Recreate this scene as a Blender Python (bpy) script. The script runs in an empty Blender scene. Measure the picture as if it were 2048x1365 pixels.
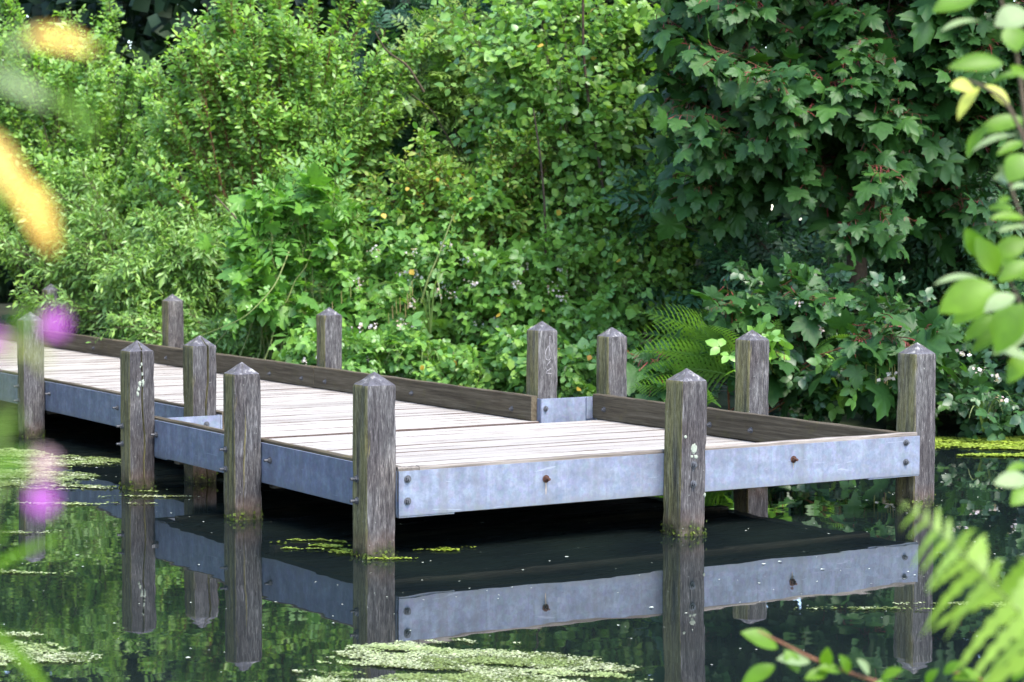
import bpy, math, random
import numpy as np
from mathutils import Matrix, Vector

# ---------------------------------------------------------------- camera, world, sun, exposure
sc = bpy.context.scene
R = math.radians
CAM = np.array([-4.5266, -8.5244, 1.5503])
YAW, PITCH, ROLL = 0.55605, -0.057606, 0.002513
fw = np.array([math.sin(YAW)*math.cos(PITCH), math.cos(YAW)*math.cos(PITCH), math.sin(PITCH)])
rt = np.array([math.cos(YAW), -math.sin(YAW), 0.0])
up = np.cross(rt, fw)
r2 = rt*math.cos(ROLL)+up*math.sin(ROLL); u2 = -rt*math.sin(ROLL)+up*math.cos(ROLL)
cam_d = bpy.data.cameras.new('camera'); cam = bpy.data.objects.new('camera', cam_d)
sc.collection.objects.link(cam)
cam.matrix_world = Matrix(((r2[0], u2[0], -fw[0], CAM[0]), (r2[1], u2[1], -fw[1], CAM[1]), (r2[2], u2[2], -fw[2], CAM[2]), (0, 0, 0, 1)))
cam_d.sensor_width = 36; cam_d.lens = 75.196; cam_d.clip_start = 0.05; cam_d.clip_end = 2000
cam_d.dof.use_dof = True; cam_d.dof.focus_distance = 10.6; cam_d.dof.aperture_fstop = 5.0
sc.camera = cam

SUN_EL, SUN_AZ = 56.0, 172.0          # azimuth clockwise from +Y
world = bpy.data.worlds.new('World'); sc.world = world; world.use_nodes = True
wn = world.node_tree.nodes; wl = world.node_tree.links
sky = wn.new('ShaderNodeTexSky'); sky.sky_type = 'NISHITA'; sky.sun_disc = False
sky.sun_elevation = R(SUN_EL); sky.sun_rotation = R(SUN_AZ)
sky.air_density = 1.0; sky.dust_density = 0.8; sky.ozone_density = 1.0
wl.new(sky.outputs[0], wn['Background'].inputs[0]); wn['Background'].inputs[1].default_value = 0.145
sun_d = bpy.data.lights.new('sun', 'SUN'); sun_d.energy = 1.5; sun_d.angle = R(25); sun_d.color = (1.0, 0.95, 0.86)
sun = bpy.data.objects.new('sun', sun_d); sc.collection.objects.link(sun)
sdir = Vector((math.sin(R(SUN_AZ))*math.cos(R(SUN_EL)), math.cos(R(SUN_AZ))*math.cos(R(SUN_EL)), math.sin(R(SUN_EL))))
sun.rotation_euler = sdir.to_track_quat('Z', 'Y').to_euler()
sun.location = (0, 0, 30)
vs = sc.view_settings; vs.view_transform = 'Standard'; vs.look = 'None'; vs.gamma = 1.0; vs.exposure = 2.6
sc.render.engine = 'CYCLES'
cy = sc.cycles; cy.use_denoising = True; cy.max_bounces = 5; cy.diffuse_bounces = 3; cy.glossy_bounces = 3
cy.transmission_bounces = 3; cy.transparent_max_bounces = 6; cy.caustics_reflective = False; cy.caustics_refractive = False
cy.sample_clamp_indirect = 6.0

rng = np.random.default_rng(7); random.seed(7)
COL = sc.collection

# ---------------------------------------------------------------- node helper
class NT:
    def __init__(s, name):
        s.m = bpy.data.materials.new(name); s.m.use_nodes = True
        s.t = s.m.node_tree; s.t.nodes.clear()
        s.out = s.t.nodes.new('ShaderNodeOutputMaterial')
    def n(s, typ, ins=None, **kw):
        nd = s.t.nodes.new('ShaderNode'+typ)
        for k, v in kw.items(): setattr(nd, k, v)
        for k, v in (ins or {}).items(): s.set(nd.inputs[k], v)
        return nd
    def set(s, sock, v):
        if isinstance(v, bpy.types.NodeSocket): s.t.links.new(v, sock)
        elif isinstance(v, bpy.types.Node): s.t.links.new(v.outputs[0], sock)
        else:
            if isinstance(v, tuple) and len(v) == 3 and sock.type == 'RGBA': v = v+(1,)
            sock.default_value = v
    def math(s, op, a, b=0.0, clamp=False):
        nd = s.n('Math', {0: a, 1: b}, operation=op); nd.use_clamp = clamp; return nd.outputs[0]
    def mix(s, f, a, b, mode='MIX'):
        nd = s.n('MixRGB', {0: f, 1: a, 2: b}, blend_type=mode); return nd.outputs[0]
    def ramp(s, f, stops):
        nd = s.n('ValToRGB', {0: f}); cr = nd.color_ramp
        while len(cr.elements) < len(stops): cr.elements.new(0.5)
        for e, (p, c) in zip(cr.elements, stops):
            e.position = p; e.color = (c+(1,)) if isinstance(c, tuple) else (c, c, c, 1)
        return nd.outputs[0]
    def noise(s, vec, scale, detail=4.0, rough=0.55, dist=0.0):
        return s.n('TexNoise', {'Vector': vec, 'Scale': scale, 'Detail': detail, 'Roughness': rough, 'Distortion': dist}).outputs[0]
    def mapv(s, vec, sc_, loc=(0, 0, 0)):
        return s.n('Mapping', {'Vector': vec, 'Scale': sc_, 'Location': loc}).outputs[0]
    def done(s, sh): s.t.links.new(sh.outputs[0], s.out.inputs[0]); return s.m

def objvec(T):
    tc = T.n('TexCoord'); oi = T.n('ObjectInfo')
    off = T.n('CombineXYZ', {0: T.math('MULTIPLY', oi.outputs['Random'], 37.0), 1: T.math('MULTIPLY', oi.outputs['Random'], 91.0), 2: T.math('MULTIPLY', oi.outputs['Random'], 53.0)})
    v = T.n('VectorMath', {0: tc.outputs['Object'], 1: off}, operation='ADD').outputs[0]
    return tc, oi, v

def leaf_mat(name, cols, trans=0.35, rough=0.42, spec=0.35, sat=1.0, midrib=0.0):
    T = NT(name)
    at = T.n('Attribute', attribute_name='rnd'); oi = T.n('ObjectInfo')
    v = T.math('FRACT', T.math('ADD', at.outputs['Fac'], oi.outputs['Random']))
    c = T.ramp(v, [(i/(len(cols)-1), k) for i, k in enumerate(cols)])
    geo = T.n('NewGeometry')
    nz = T.noise(geo.outputs['Position'], 38.0, 3.0)
    c = T.mix(0.35, c, T.mix(1.0, c, T.ramp(nz, [(0.3, 0.55), (0.7, 1.35)]), 'MULTIPLY'))
    # the underside of a leaf is paler and duller
    under = T.mix(1.0, c, (1.25, 1.15, 1.35), 'MULTIPLY')
    c2 = T.mix(T.math('MULTIPLY', geo.outputs['Backfacing'], 0.6), c, under)
    p = T.n('BsdfPrincipled', {'Base Color': c2, 'Roughness': rough, 'Specular IOR Level': spec})
    tr = T.n('BsdfTranslucent', {'Color': T.mix(1.0, c, (1.35, 1.5, 0.55), 'MULTIPLY')})
    mx = T.n('MixShader', {0: trans, 1: p, 2: tr})
    return T.done(mx)

def plain(name, col, rough=0.6, spec=0.3, var=0.35, scale=20.0):
    T = NT(name); tc, oi, v = objvec(T)
    n = T.noise(v, scale, 4.0)
    c = T.mix(1.0, T.n('RGB').outputs[0], T.ramp(n, [(0.25, 1-var), (0.75, 1+var)]), 'MULTIPLY')
    T.t.nodes['RGB'].outputs[0].default_value = col+(1,)
    return T.done(T.n('BsdfPrincipled', {'Base Color': c, 'Roughness': rough, 'Specular IOR Level': spec}))

def wood_post_mat():
    T = NT('weathered_post'); tc, oi, v = objvec(T)
    g1 = T.noise(T.mapv(v, (55, 55, 5.5)), 1.0, 6.0, 0.66, 1.1)
    g2 = T.noise(T.mapv(v, (190, 190, 26)), 1.0, 5.0, 0.7, 0.6)
    big = T.noise(T.mapv(v, (7, 7, 2.2)), 1.0, 4.0, 0.6)
    g = T.math('ADD', T.math('MULTIPLY', g1, 0.5), T.math('MULTIPLY', g2, 0.5))
    c = T.ramp(g, [(0.36, (0.014, 0.011, 0.013)), (0.46, (0.056, 0.051, 0.052)), (0.55, (0.116, 0.108, 0.108)), (0.66, (0.29, 0.28, 0.275))])
    c = T.mix(T.ramp(big, [(0.35, 0.0), (0.62, 0.72)]), c, T.mix(1.0, c, (0.44, 0.38, 0.40), 'MULTIPLY'))
    br = T.noise(T.mapv(v, (4, 4, 3)), 1.0, 3.0)
    c = T.mix(T.ramp(br, [(0.5, 0.0), (0.72, 0.4)]), c, T.mix(1.0, c, (1.15, 0.95, 0.78), 'MULTIPLY'))
    c = T.mix(1.0, c, T.ramp(oi.outputs['Random'], [(0.0, (0.68, 0.68, 0.67)), (0.5, (0.86, 0.86, 0.83)), (1.0, (1.08, 1.08, 1.02))]), 'MULTIPLY')
    sep = T.n('SeparateXYZ', {0: tc.outputs['Object']}); sn = T.n('SeparateXYZ', {0: tc.outputs['Normal']})
    z = sep.outputs[2]
    # algae grows on the faces turned to the shaded west side
    alg = T.ramp(T.noise(T.mapv(v, (26, 26, 1.7)), 1.0, 5.0, 0.6), [(0.30, 0.12), (0.58, 0.95)])
    am = T.math('MULTIPLY', T.ramp(T.math('MULTIPLY', sn.outputs[0], -1.0), [(0.45, 0.0), (0.8, 1.0)]), alg)
    ac = T.ramp(g, [(0.36, (0.040, 0.034, 0.014)), (0.5, (0.155, 0.132, 0.048)), (0.66, (0.31, 0.27, 0.13))])
    c = T.mix(am, c, ac)
    # the cut end grain of the pyramid tops is smoother and slate grey
    c = T.mix(T.math('MULTIPLY', T.ramp(sn.outputs[2], [(0.35, 0.0), (0.6, 1.0)]), 0.75), c, T.ramp(T.noise(v, 30.0, 4.0), [(0.3, (0.045, 0.041, 0.047)), (0.56, (0.085, 0.08, 0.09)), (0.68, (0.30, 0.28, 0.26))]))
    # wet brown foot, with green just over the water
    n3 = T.noise(v, 16.0, 4.0)
    zz = T.math('ADD', z, T.math('MULTIPLY', T.math('SUBTRACT', n3, 0.5), 0.16))
    foot = T.ramp(zz, [(0.03, 1.0), (0.14, 0.0)])
    c = T.mix(T.math('MULTIPLY', foot, 0.55), c, T.ramp(n3, [(0.35, (0.028, 0.016, 0.010)), (0.55, (0.10, 0.052, 0.03)), (0.7, (0.19, 0.14, 0.10))]))
    gf = T.ramp(zz, [(0.02, 1.0), (0.075, 0.0)])
    c = T.mix(T.math('MULTIPLY', gf, 0.8), c, T.ramp(T.noise(v, 60.0, 3.0), [(0.35, (0.008, 0.008, 0.004)), (0.6, (0.03, 0.036, 0.009)), (0.72, (0.11, 0.13, 0.03))]))
    # pale bird marks and lichen dots
    sp = T.noise(T.mapv(v, (70, 70, 50)), 1.0, 2.0)
    c = T.mix(T.ramp(sp, [(0.715, 0.0), (0.75, 0.6)]), c, (0.28, 0.28, 0.25))
    bp = T.n('Bump', {'Height': g, 'Strength': 0.75, 'Distance': 0.010})
    return T.done(T.n('BsdfPrincipled', {'Base Color': c, 'Roughness': 0.82, 'Specular IOR Level': 0.25, 'Normal': bp.outputs[0]}))

def board_mat(name, axis, cols, spots=0.0):
    T = NT(name); tc, oi, v = objvec(T)
    s1 = {'x': (1.2, 45, 45), 'y': (45, 1.2, 45)}[axis]
    s2 = {'x': (5, 170, 170), 'y': (170, 5, 170)}[axis]
    g1 = T.noise(T.mapv(v, s1), 1.0, 5.0, 0.6, 0.4); g2 = T.noise(T.mapv(v, s2), 1.0, 4.0, 0.6)
    g = T.math('ADD', T.math('MULTIPLY', g1, 0.55), T.math('MULTIPLY', g2, 0.45))
    c = T.ramp(g, [(0.33, cols[0]), (0.5, cols[1]), (0.68, cols[2])])
    tone = T.ramp(oi.outputs['Random'], [(0.0, 0.82), (1.0, 1.12)])
    c = T.mix(1.0, c, tone, 'MULTIPLY')
    st = T.noise(v, 5.5, 5.0, 0.65)
    c = T.mix(T.ramp(st, [(0.55, 0.0), (0.75, 0.5)]), c, T.mix(1.0, c, (0.6, 0.5, 0.42), 'MULTIPLY'))
    if spots:
        c = T.mix(T.ramp(T.noise(v, 9.0, 4.0), [(0.58, 0.0), (0.7, spots)]), c, (0.10, 0.085, 0.02))
    bp = T.n('Bump', {'Height': g, 'Strength': 0.5, 'Distance': 0.006})
    return T.done(T.n('BsdfPrincipled', {'Base Color': c, 'Roughness': 0.8, 'Specular IOR Level': 0.25, 'Normal': bp.outputs[0]}))

def steel_mat():
    T = NT('galvanised_steel'); tc, oi, v = objvec(T)
    vo = T.n('TexVoronoi', {'Vector': v, 'Scale': 42.0}, feature='F1').outputs['Color']
    n1 = T.noise(v, 17.0, 6.0, 0.7); n2 = T.noise(T.mapv(v, (14, 14, 2.5)), 1.0, 5.0, 0.6)
    n3 = T.noise(v, 55.0, 4.0, 0.7)
    f = T.math('ADD', T.math('MULTIPLY', n1, 0.5), T.math('ADD', T.math('MULTIPLY', n2, 0.3), T.math('MULTIPLY', n3, 0.2)))
    c = T.ramp(f, [(0.32, (0.085, 0.096, 0.128)), (0.5, (0.146, 0.161, 0.208)), (0.66, (0.225, 0.246, 0.31))])
    c = T.mix(0.10, c, vo, 'MULTIPLY')
    c = T.mix(T.ramp(T.noise(T.mapv(v, (9, 9, 1.1)), 1.0, 4.0), [(0.55, 0.0), (0.74, 0.55)]), c, (0.10, 0.10, 0.10))
    # drip streaks and a dirty lower lip
    dr = T.noise(T.mapv(v, (38, 38, 0.7)), 1.0, 4.0, 0.6)
    c = T.mix(T.ramp(dr, [(0.56, 0.0), (0.70, 0.45)]), c, T.mix(1.0, c, (0.62, 0.60, 0.56), 'MULTIPLY'))
    zz = T.n('SeparateXYZ', {0: tc.outputs['Object']}).outputs[2]
    lip = T.math('MULTIPLY', T.ramp(zz, [(0.19, 1.0), (0.235, 0.0)]), T.ramp(n1, [(0.4, 0.1), (0.65, 0.7)]))
    c = T.mix(lip, c, (0.10, 0.10, 0.085))
    sc_ = T.noise(T.mapv(v, (3, 3, 30)), 1.0, 3.0, 0.5, 1.5)
    c = T.mix(T.ramp(sc_, [(0.70, 0.0), (0.72, 0.35)]), c, (0.32, 0.34, 0.40))
    rg = T.ramp(n1, [(0.3, 0.62), (0.7, 0.42)])
    bp = T.n('Bump', {'Height': n3, 'Strength': 0.12, 'Distance': 0.003})
    return T.done(T.n('BsdfPrincipled', {'Base Color': c, 'Metallic': 0.12, 'Roughness': rg, 'Normal': bp.outputs[0]}))

def water_mat():
    T = NT('pond_water'); tc = T.n('TexCoord'); g = T.n('NewGeometry')
    n1 = T.noise(T.mapv(g.outputs['Position'], (0.55, 0.55, 1)), 1.0, 2.0, 0.5)
    n2 = T.noise(T.mapv(g.outputs['Position'], (3.2, 3.2, 1)), 1.0, 2.0, 0.5)
    h = T.math('ADD', T.math('MULTIPLY', n1, 1.0), T.math('MULTIPLY', n2, 0.10))
    bp = T.n('Bump', {'Height': h, 'Strength': 1.0, 'Distance': 0.0075})
    dirt = T.ramp(T.noise(g.outputs['Position'], 1.4, 3.0), [(0.3, (0.004, 0.006, 0.007)), (0.7, (0.008, 0.012, 0.010))])
    return T.done(T.n('BsdfPrincipled', {'Base Color': dirt, 'Roughness': 0.015, 'IOR': 1.45, 'Specular IOR Level': 0.55, 'Normal': bp.outputs[0]}))

def ground_mat():
    T = NT('bank_soil'); g = T.n('NewGeometry')
    n1 = T.noise(g.outputs['Position'], 2.2, 6.0, 0.65); n2 = T.noise(g.outputs['Position'], 0.35, 4.0)
    c = T.ramp(n1, [(0.3, (0.012, 0.010, 0.006)), (0.55, (0.035, 0.03, 0.016)), (0.75, (0.06, 0.055, 0.03))])
    c = T.mix(T.ramp(n2, [(0.4, 0.2), (0.65, 0.8)]), c, (0.035, 0.06, 0.016))
    bp = T.n('Bump', {'Height': n1, 'Strength': 0.7, 'Distance': 0.05})
    return T.done(T.n('BsdfPrincipled', {'Base Color': c, 'Roughness': 0.9, 'Normal': bp.outputs[0]}))

M = dict(
    post=wood_post_mat(),
    deck=board_mat('bleached_deck', 'x', ((0.125, 0.102, 0.080), (0.300, 0.268, 0.232), (0.385, 0.350, 0.310))),
    kerb=board_mat('kerb_timber', 'y', ((0.028, 0.020, 0.010), (0.074, 0.056, 0.033), (0.145, 0.117, 0.078)), 0.25),
    kerbx=board_mat('kerb_timber_cross', 'x', ((0.05, 0.038, 0.03), (0.15, 0.125, 0.105), (0.26, 0.225, 0.19)), 0.1),
    deckside=plain('plank_edge', (0.075, 0.05, 0.04), 0.85, 0.2, 0.4, 30.0),
    steel=steel_mat(), water=water_mat(), ground=ground_mat(),
    bolt=plain('bolt_steel', (0.055, 0.055, 0.06), 0.5, 0.5, 0.4, 60.0),
    rust=plain('rust', (0.065, 0.030, 0.020), 0.85, 0.2, 0.5, 90.0),
    stain=plain('rust_stain', (0.30, 0.24, 0.19), 0.7, 0.2, 0.35, 40.0),
    lichen=plain('lichen', (0.24, 0.255, 0.20), 0.9, 0.1, 0.3, 120.0),
    scratch=plain('carved_scratch', (0.36, 0.33, 0.33), 0.9, 0.1, 0.3, 60.0),
    moss=leaf_mat('post_moss', [(0.018, 0.027, 0.004), (0.054, 0.078, 0.010), (0.096, 0.114, 0.021)], 0.15, 0.7, 0.2),
    weed=leaf_mat('duckweed', [(0.060, 0.072, 0.010), (0.128, 0.162, 0.034), (0.221, 0.272, 0.085), (0.306, 0.340, 0.153), (0.374, 0.383, 0.230)], 0.1, 0.55, 0.3),
    weedy=leaf_mat('algae_mat', [(0.117, 0.171, 0.011), (0.207, 0.270, 0.018), (0.162, 0.216, 0.027), (0.270, 0.324, 0.045)], 0.1, 0.6, 0.3),
    speck=plain('floating_speck', (0.42, 0.44, 0.34), 0.7, 0.2, 0.4, 50.0),
    willow=leaf_mat('willow_leaf', [(0.141, 0.273, 0.053), (0.226, 0.401, 0.068), (0.186, 0.331, 0.098), (0.325, 0.502, 0.080), (0.120, 0.231, 0.062), (0.281, 0.440, 0.107)], 0.42, 0.40, 0.45),
    willowd=leaf_mat('sallow_leaf', [(0.103, 0.214, 0.044), (0.173, 0.315, 0.059), (0.230, 0.366, 0.111), (0.127, 0.243, 0.040), (0.266, 0.407, 0.073)], 0.33, 0.42, 0.45),
    birch=leaf_mat('birch_leaf', [(0.104, 0.219, 0.044), (0.159, 0.303, 0.061), (0.187, 0.338, 0.055), (0.112, 0.244, 0.067), (0.244, 0.388, 0.067), (0.131, 0.270, 0.055)], 0.35, 0.36, 0.5),
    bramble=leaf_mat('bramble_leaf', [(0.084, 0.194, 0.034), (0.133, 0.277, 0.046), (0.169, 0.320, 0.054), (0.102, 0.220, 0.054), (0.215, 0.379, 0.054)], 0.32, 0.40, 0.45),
    brambled=leaf_mat('shaded_bramble_leaf', [(0.022, 0.062, 0.018), (0.036, 0.092, 0.025), (0.030, 0.078, 0.030), (0.056, 0.134, 0.025), (0.026, 0.069, 0.021)], 0.25, 0.42, 0.45),  # darker copy of the bramble leaf, with shade put into its colour
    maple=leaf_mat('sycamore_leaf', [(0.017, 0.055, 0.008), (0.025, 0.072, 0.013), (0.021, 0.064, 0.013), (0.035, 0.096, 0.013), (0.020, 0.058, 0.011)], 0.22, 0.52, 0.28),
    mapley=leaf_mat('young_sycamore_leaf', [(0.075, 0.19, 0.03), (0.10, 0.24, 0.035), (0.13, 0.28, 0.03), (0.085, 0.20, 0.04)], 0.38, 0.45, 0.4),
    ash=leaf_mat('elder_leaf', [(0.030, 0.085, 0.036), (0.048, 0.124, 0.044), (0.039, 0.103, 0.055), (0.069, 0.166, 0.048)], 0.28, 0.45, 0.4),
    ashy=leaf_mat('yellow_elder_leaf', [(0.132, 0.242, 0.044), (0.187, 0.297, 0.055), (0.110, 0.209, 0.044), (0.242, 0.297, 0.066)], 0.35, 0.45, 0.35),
    yellowtwig=leaf_mat('yellowing_leaf', [(0.135, 0.261, 0.033), (0.198, 0.309, 0.039), (0.099, 0.238, 0.039), (0.253, 0.285, 0.055), (0.117, 0.261, 0.044)], 0.35, 0.45, 0.35),
    deadleaf=leaf_mat('turned_leaf', [(0.42, 0.26, 0.03), (0.50, 0.34, 0.05), (0.36, 0.17, 0.03)], 0.3, 0.5, 0.3),
    fern=leaf_mat('fern_frond', [(0.107, 0.213, 0.039), (0.129, 0.250, 0.047), (0.084, 0.175, 0.036)], 0.35, 0.5, 0.3),
    fernl=leaf_mat('near_fern_frond', [(0.149, 0.243, 0.024), (0.186, 0.284, 0.034), (0.131, 0.219, 0.029)], 0.35, 0.5, 0.3),
    sedge=leaf_mat('sedge_blade', [(0.10, 0.18, 0.04), (0.15, 0.22, 0.06), (0.20, 0.24, 0.08)], 0.3, 0.5, 0.3),
    spike=leaf_mat('sedge_spike', [(0.22, 0.17, 0.06), (0.17, 0.20, 0.05), (0.26, 0.18, 0.09)], 0.2, 0.7, 0.2),
    blossom=leaf_mat('faded_blossom', [(0.62, 0.58, 0.56), (0.40, 0.30, 0.22), (0.70, 0.66, 0.66), (0.30, 0.19, 0.12)], 0.25, 0.7, 0.2),
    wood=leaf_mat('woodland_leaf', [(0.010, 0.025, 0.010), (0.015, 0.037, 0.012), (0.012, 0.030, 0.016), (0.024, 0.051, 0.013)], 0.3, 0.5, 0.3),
    twig=plain('twig_bark', (0.075, 0.055, 0.035), 0.8, 0.2, 0.4, 30.0),
    redtwig=plain('red_twig', (0.15, 0.060, 0.028), 0.7, 0.3, 0.3, 30.0),
    petiole=plain('red_petiole', (0.16, 0.022, 0.02), 0.5, 0.4, 0.3, 30.0),
    greenstem=plain('green_stem', (0.14, 0.17, 0.05), 0.6, 0.3, 0.3, 30.0),
    trunk=plain('trunk_bark', (0.06, 0.042, 0.028), 0.85, 0.2, 0.5, 25.0),
    nearleaf=leaf_mat('near_sallow_leaf', [(0.087, 0.182, 0.007), (0.114, 0.215, 0.010), (0.101, 0.202, 0.012), (0.080, 0.168, 0.008)], 0.45, 0.42, 0.25),
    nearpale=leaf_mat('near_leaf_underside', [(0.142, 0.196, 0.078), (0.166, 0.218, 0.090)], 0.2, 0.55, 0.3),
    nearyellow=leaf_mat('near_yellow_leaf', [(0.40, 0.42, 0.06), (0.48, 0.46, 0.10)], 0.35, 0.5, 0.3),
    orange=leaf_mat('near_orange_leaf', [(0.62, 0.34, 0.05), (0.55, 0.38, 0.10)], 0.25, 0.5, 0.3),
    purple=leaf_mat('purple_petal', [(0.50, 0.10, 0.50), (0.58, 0.16, 0.56), (0.45, 0.08, 0.48)], 0.3, 0.5, 0.3),
    pink=leaf_mat('pale_pink_petal', [(0.62, 0.38, 0.42), (0.58, 0.33, 0.40)], 0.3, 0.5, 0.3),
)

# ---------------------------------------------------------------- object helpers
def link(name, data, parent=None, loc=None):
    o = bpy.data.objects.new(name, data); COL.objects.link(o)
    if parent is not None: o.parent = parent
    if loc is not None: o.location = loc
    return o
def tag(o, label=None, cat=None, group=None, kind=None):
    if label: o['label'] = label
    if cat: o['category'] = cat
    if group: o['group'] = group
    if kind: o['kind'] = kind
    return o
def empty(name, loc, label=None, cat=None, group=None):
    o = link(name, None, None, loc); o.empty_display_size = 0.2
    return tag(o, label, cat, group)
def mesh_np(name, V, polys, mats, rnd=None, matidx=None, smooth=False):
    """polys: list of (n,k) int arrays"""
    me = bpy.data.meshes.new(name)
    V = np.asarray(V, np.float32); me.vertices.add(len(V)); me.vertices.foreach_set('co', V.ravel())
    polys = [np.asarray(p, np.int32) for p in polys if len(p)]
    nl = sum(p.size for p in polys); npoly = sum(len(p) for p in polys)
    me.loops.add(nl); me.polygons.add(npoly)
    me.loops.foreach_set('vertex_index', np.concatenate([p.ravel() for p in polys]))
    tot = np.concatenate([np.full(len(p), p.shape[1], np.int32) for p in polys])
    st = np.concatenate(([0], np.cumsum(tot)[:-1])).astype(np.int32)
    me.polygons.foreach_set('loop_start', st); me.polygons.foreach_set('loop_total', tot)
    if matidx is not None: me.polygons.foreach_set('material_index', np.asarray(matidx, np.int32))
    me.polygons.foreach_set('use_smooth', np.full(npoly, bool(smooth)))
    for m in (mats if isinstance(mats, (list, tuple)) else [mats]): me.materials.append(m)
    if rnd is not None:
        a = me.attributes.new('rnd', 'FLOAT', 'POINT'); a.data.foreach_set('value', np.asarray(rnd, np.float32))
    me.update(calc_edges=True); me.validate()
    return me
def box_np(x0, x1, y0, y1, z0, z1):
    V = np.array([(x, y, z) for z in (z0, z1) for y in (y0, y1) for x in (x0, x1)], float)
    F = np.array([(0, 2, 3, 1), (4, 5, 7, 6), (0, 1, 5, 4), (2, 6, 7, 3), (0, 4, 6, 2), (1, 3, 7, 5)])
    return V, F
def bevel_box(name, dims, mat, bev=0.004, parent=None, loc=None, rough=0.0, cuts=0, axis=0, sides=False):
    """box centred on its origin, chamfered long edges; optionally cut along an axis and jittered so that the edges run uneven"""
    dx, dy, dz = [d/2 for d in dims]; ax = axis; o = [i for i in range(3) if i != ax]; h = [dx, dy, dz]
    b = bev; a0, a1 = h[o[0]], h[o[1]]
    prof = [(-a0+b, -a1), (a0-b, -a1), (a0, -a1+b), (a0, a1-b), (a0-b, a1), (-a0+b, a1), (-a0, a1-b), (-a0, -a1+b)]
    n = cuts+2; V = []
    for i in range(n):
        t = -h[ax]+2*h[ax]*i/(n-1)
        for (p, q) in prof:
            v = [0, 0, 0]; v[ax] = t; v[o[0]] = p+(rng.normal()*rough if rough else 0); v[o[1]] = q+(rng.normal()*rough if rough else 0); V.append(v)
    Q = []
    for i in range(n-1):
        for j in range(8):
            a = i*8+j; c = i*8+(j+1) % 8; Q.append((a, c, c+8, a+8))
    caps = [tuple(range(7, -1, -1)), tuple((n-1)*8+k for k in range(8))]
    Q = np.array(Q); caps = np.array(caps)
    if ax == 1: Q = Q[:, ::-1]; caps = caps[:, ::-1]
    me = mesh_np(name, V, [Q, caps], mat, matidx=(np.concatenate([np.tile([0, 1, 1, 1, 0, 1, 1, 1], n-1), [1, 1]]) if sides else None))
    return link(name, me, parent, loc) if loc is not None else me

def basis(d, n):
    """columns side, dir, normal for arrays of leaf directions and wanted normals"""
    d = d/np.linalg.norm(d, axis=1, keepdims=True)
    n = n-d*np.sum(n*d, 1, keepdims=True); n /= np.linalg.norm(n, axis=1, keepdims=True)+1e-9
    s = np.cross(d, n)
    return np.stack([s, d, n], 2)

def tubes(P, r0, r1, m=4):
    """P (N,k,3) polylines -> verts, quads"""
    N, k, _ = P.shape
    T = np.gradient(P, axis=1); T /= np.linalg.norm(T, axis=2, keepdims=True)+1e-9
    ref = np.where(np.abs(T[..., 2:3]) > 0.9, np.array([1.0, 0, 0]), np.array([0, 0, 1.0]))
    A = np.cross(T, ref); A /= np.linalg.norm(A, axis=2, keepdims=True)+1e-9
    B = np.cross(T, A)
    r0 = np.broadcast_to(np.asarray(r0, float), (N,)); r1 = np.broadcast_to(np.asarray(r1, float), (N,))
    t = np.linspace(0, 1, k); rad = r0[:, None]*(1-t)+r1[:, None]*t
    th = np.arange(m)/m*2*np.pi
    V = P[:, :, None, :]+rad[:, :, None, None]*(np.cos(th)[None, None, :, None]*A[:, :, None, :]+np.sin(th)[None, None, :, None]*B[:, :, None, :])
    idx = np.arange(N*k*m).reshape(N, k, m); nx = np.roll(idx, -1, 2)
    Q = np.stack([idx[:, :-1], nx[:, :-1], nx[:, 1:], idx[:, 1:]], -1).reshape(-1, 4)
    return V.reshape(-1, 3), Q

# leaf templates: (verts, tris, material index per tri); y runs along the leaf, z is its upper side
def tpl_oval(w=0.42, fold=0.12, curl=0.12, n=3, stalk=0.08, power=1.0):
    V = [(0, stalk, 0)]; F = []
    for i in range(1, n+1):
        t = i/(n+1); y = stalk+(1-stalk)*t; hw = 0.5*w*math.sin(math.pi*t**power)**0.8
        z = -curl*t*t
        V += [(-hw, y, z+fold*hw), (0, y, z), (hw, y, z+fold*hw)]
    V.append((0, 1, -curl))
    F += [(0, 2, 1), (0, 3, 2)]
    for i in range(n-1):
        a = 1+3*i; F += [(a, a+1, a+4), (a, a+4, a+3), (a+1, a+2, a+5), (a+1, a+5, a+4)]
    a = 1+3*(n-1); e = len(V)-1; F += [(a, a+1, e), (a+1, a+2, e)]
    F = [(f[0], f[2], f[1]) if True else f for f in F]
    return np.array(V, float), np.array(F), np.zeros(len(F), int)
def fixup(T):
    V, F, mi = T; n = np.cross(V[F[:, 1]]-V[F[:, 0]], V[F[:, 2]]-V[F[:, 0]])
    F = F.copy(); flip = n[:, 2] < 0; F[flip] = F[flip][:, ::-1]
    return V, F, mi
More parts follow.
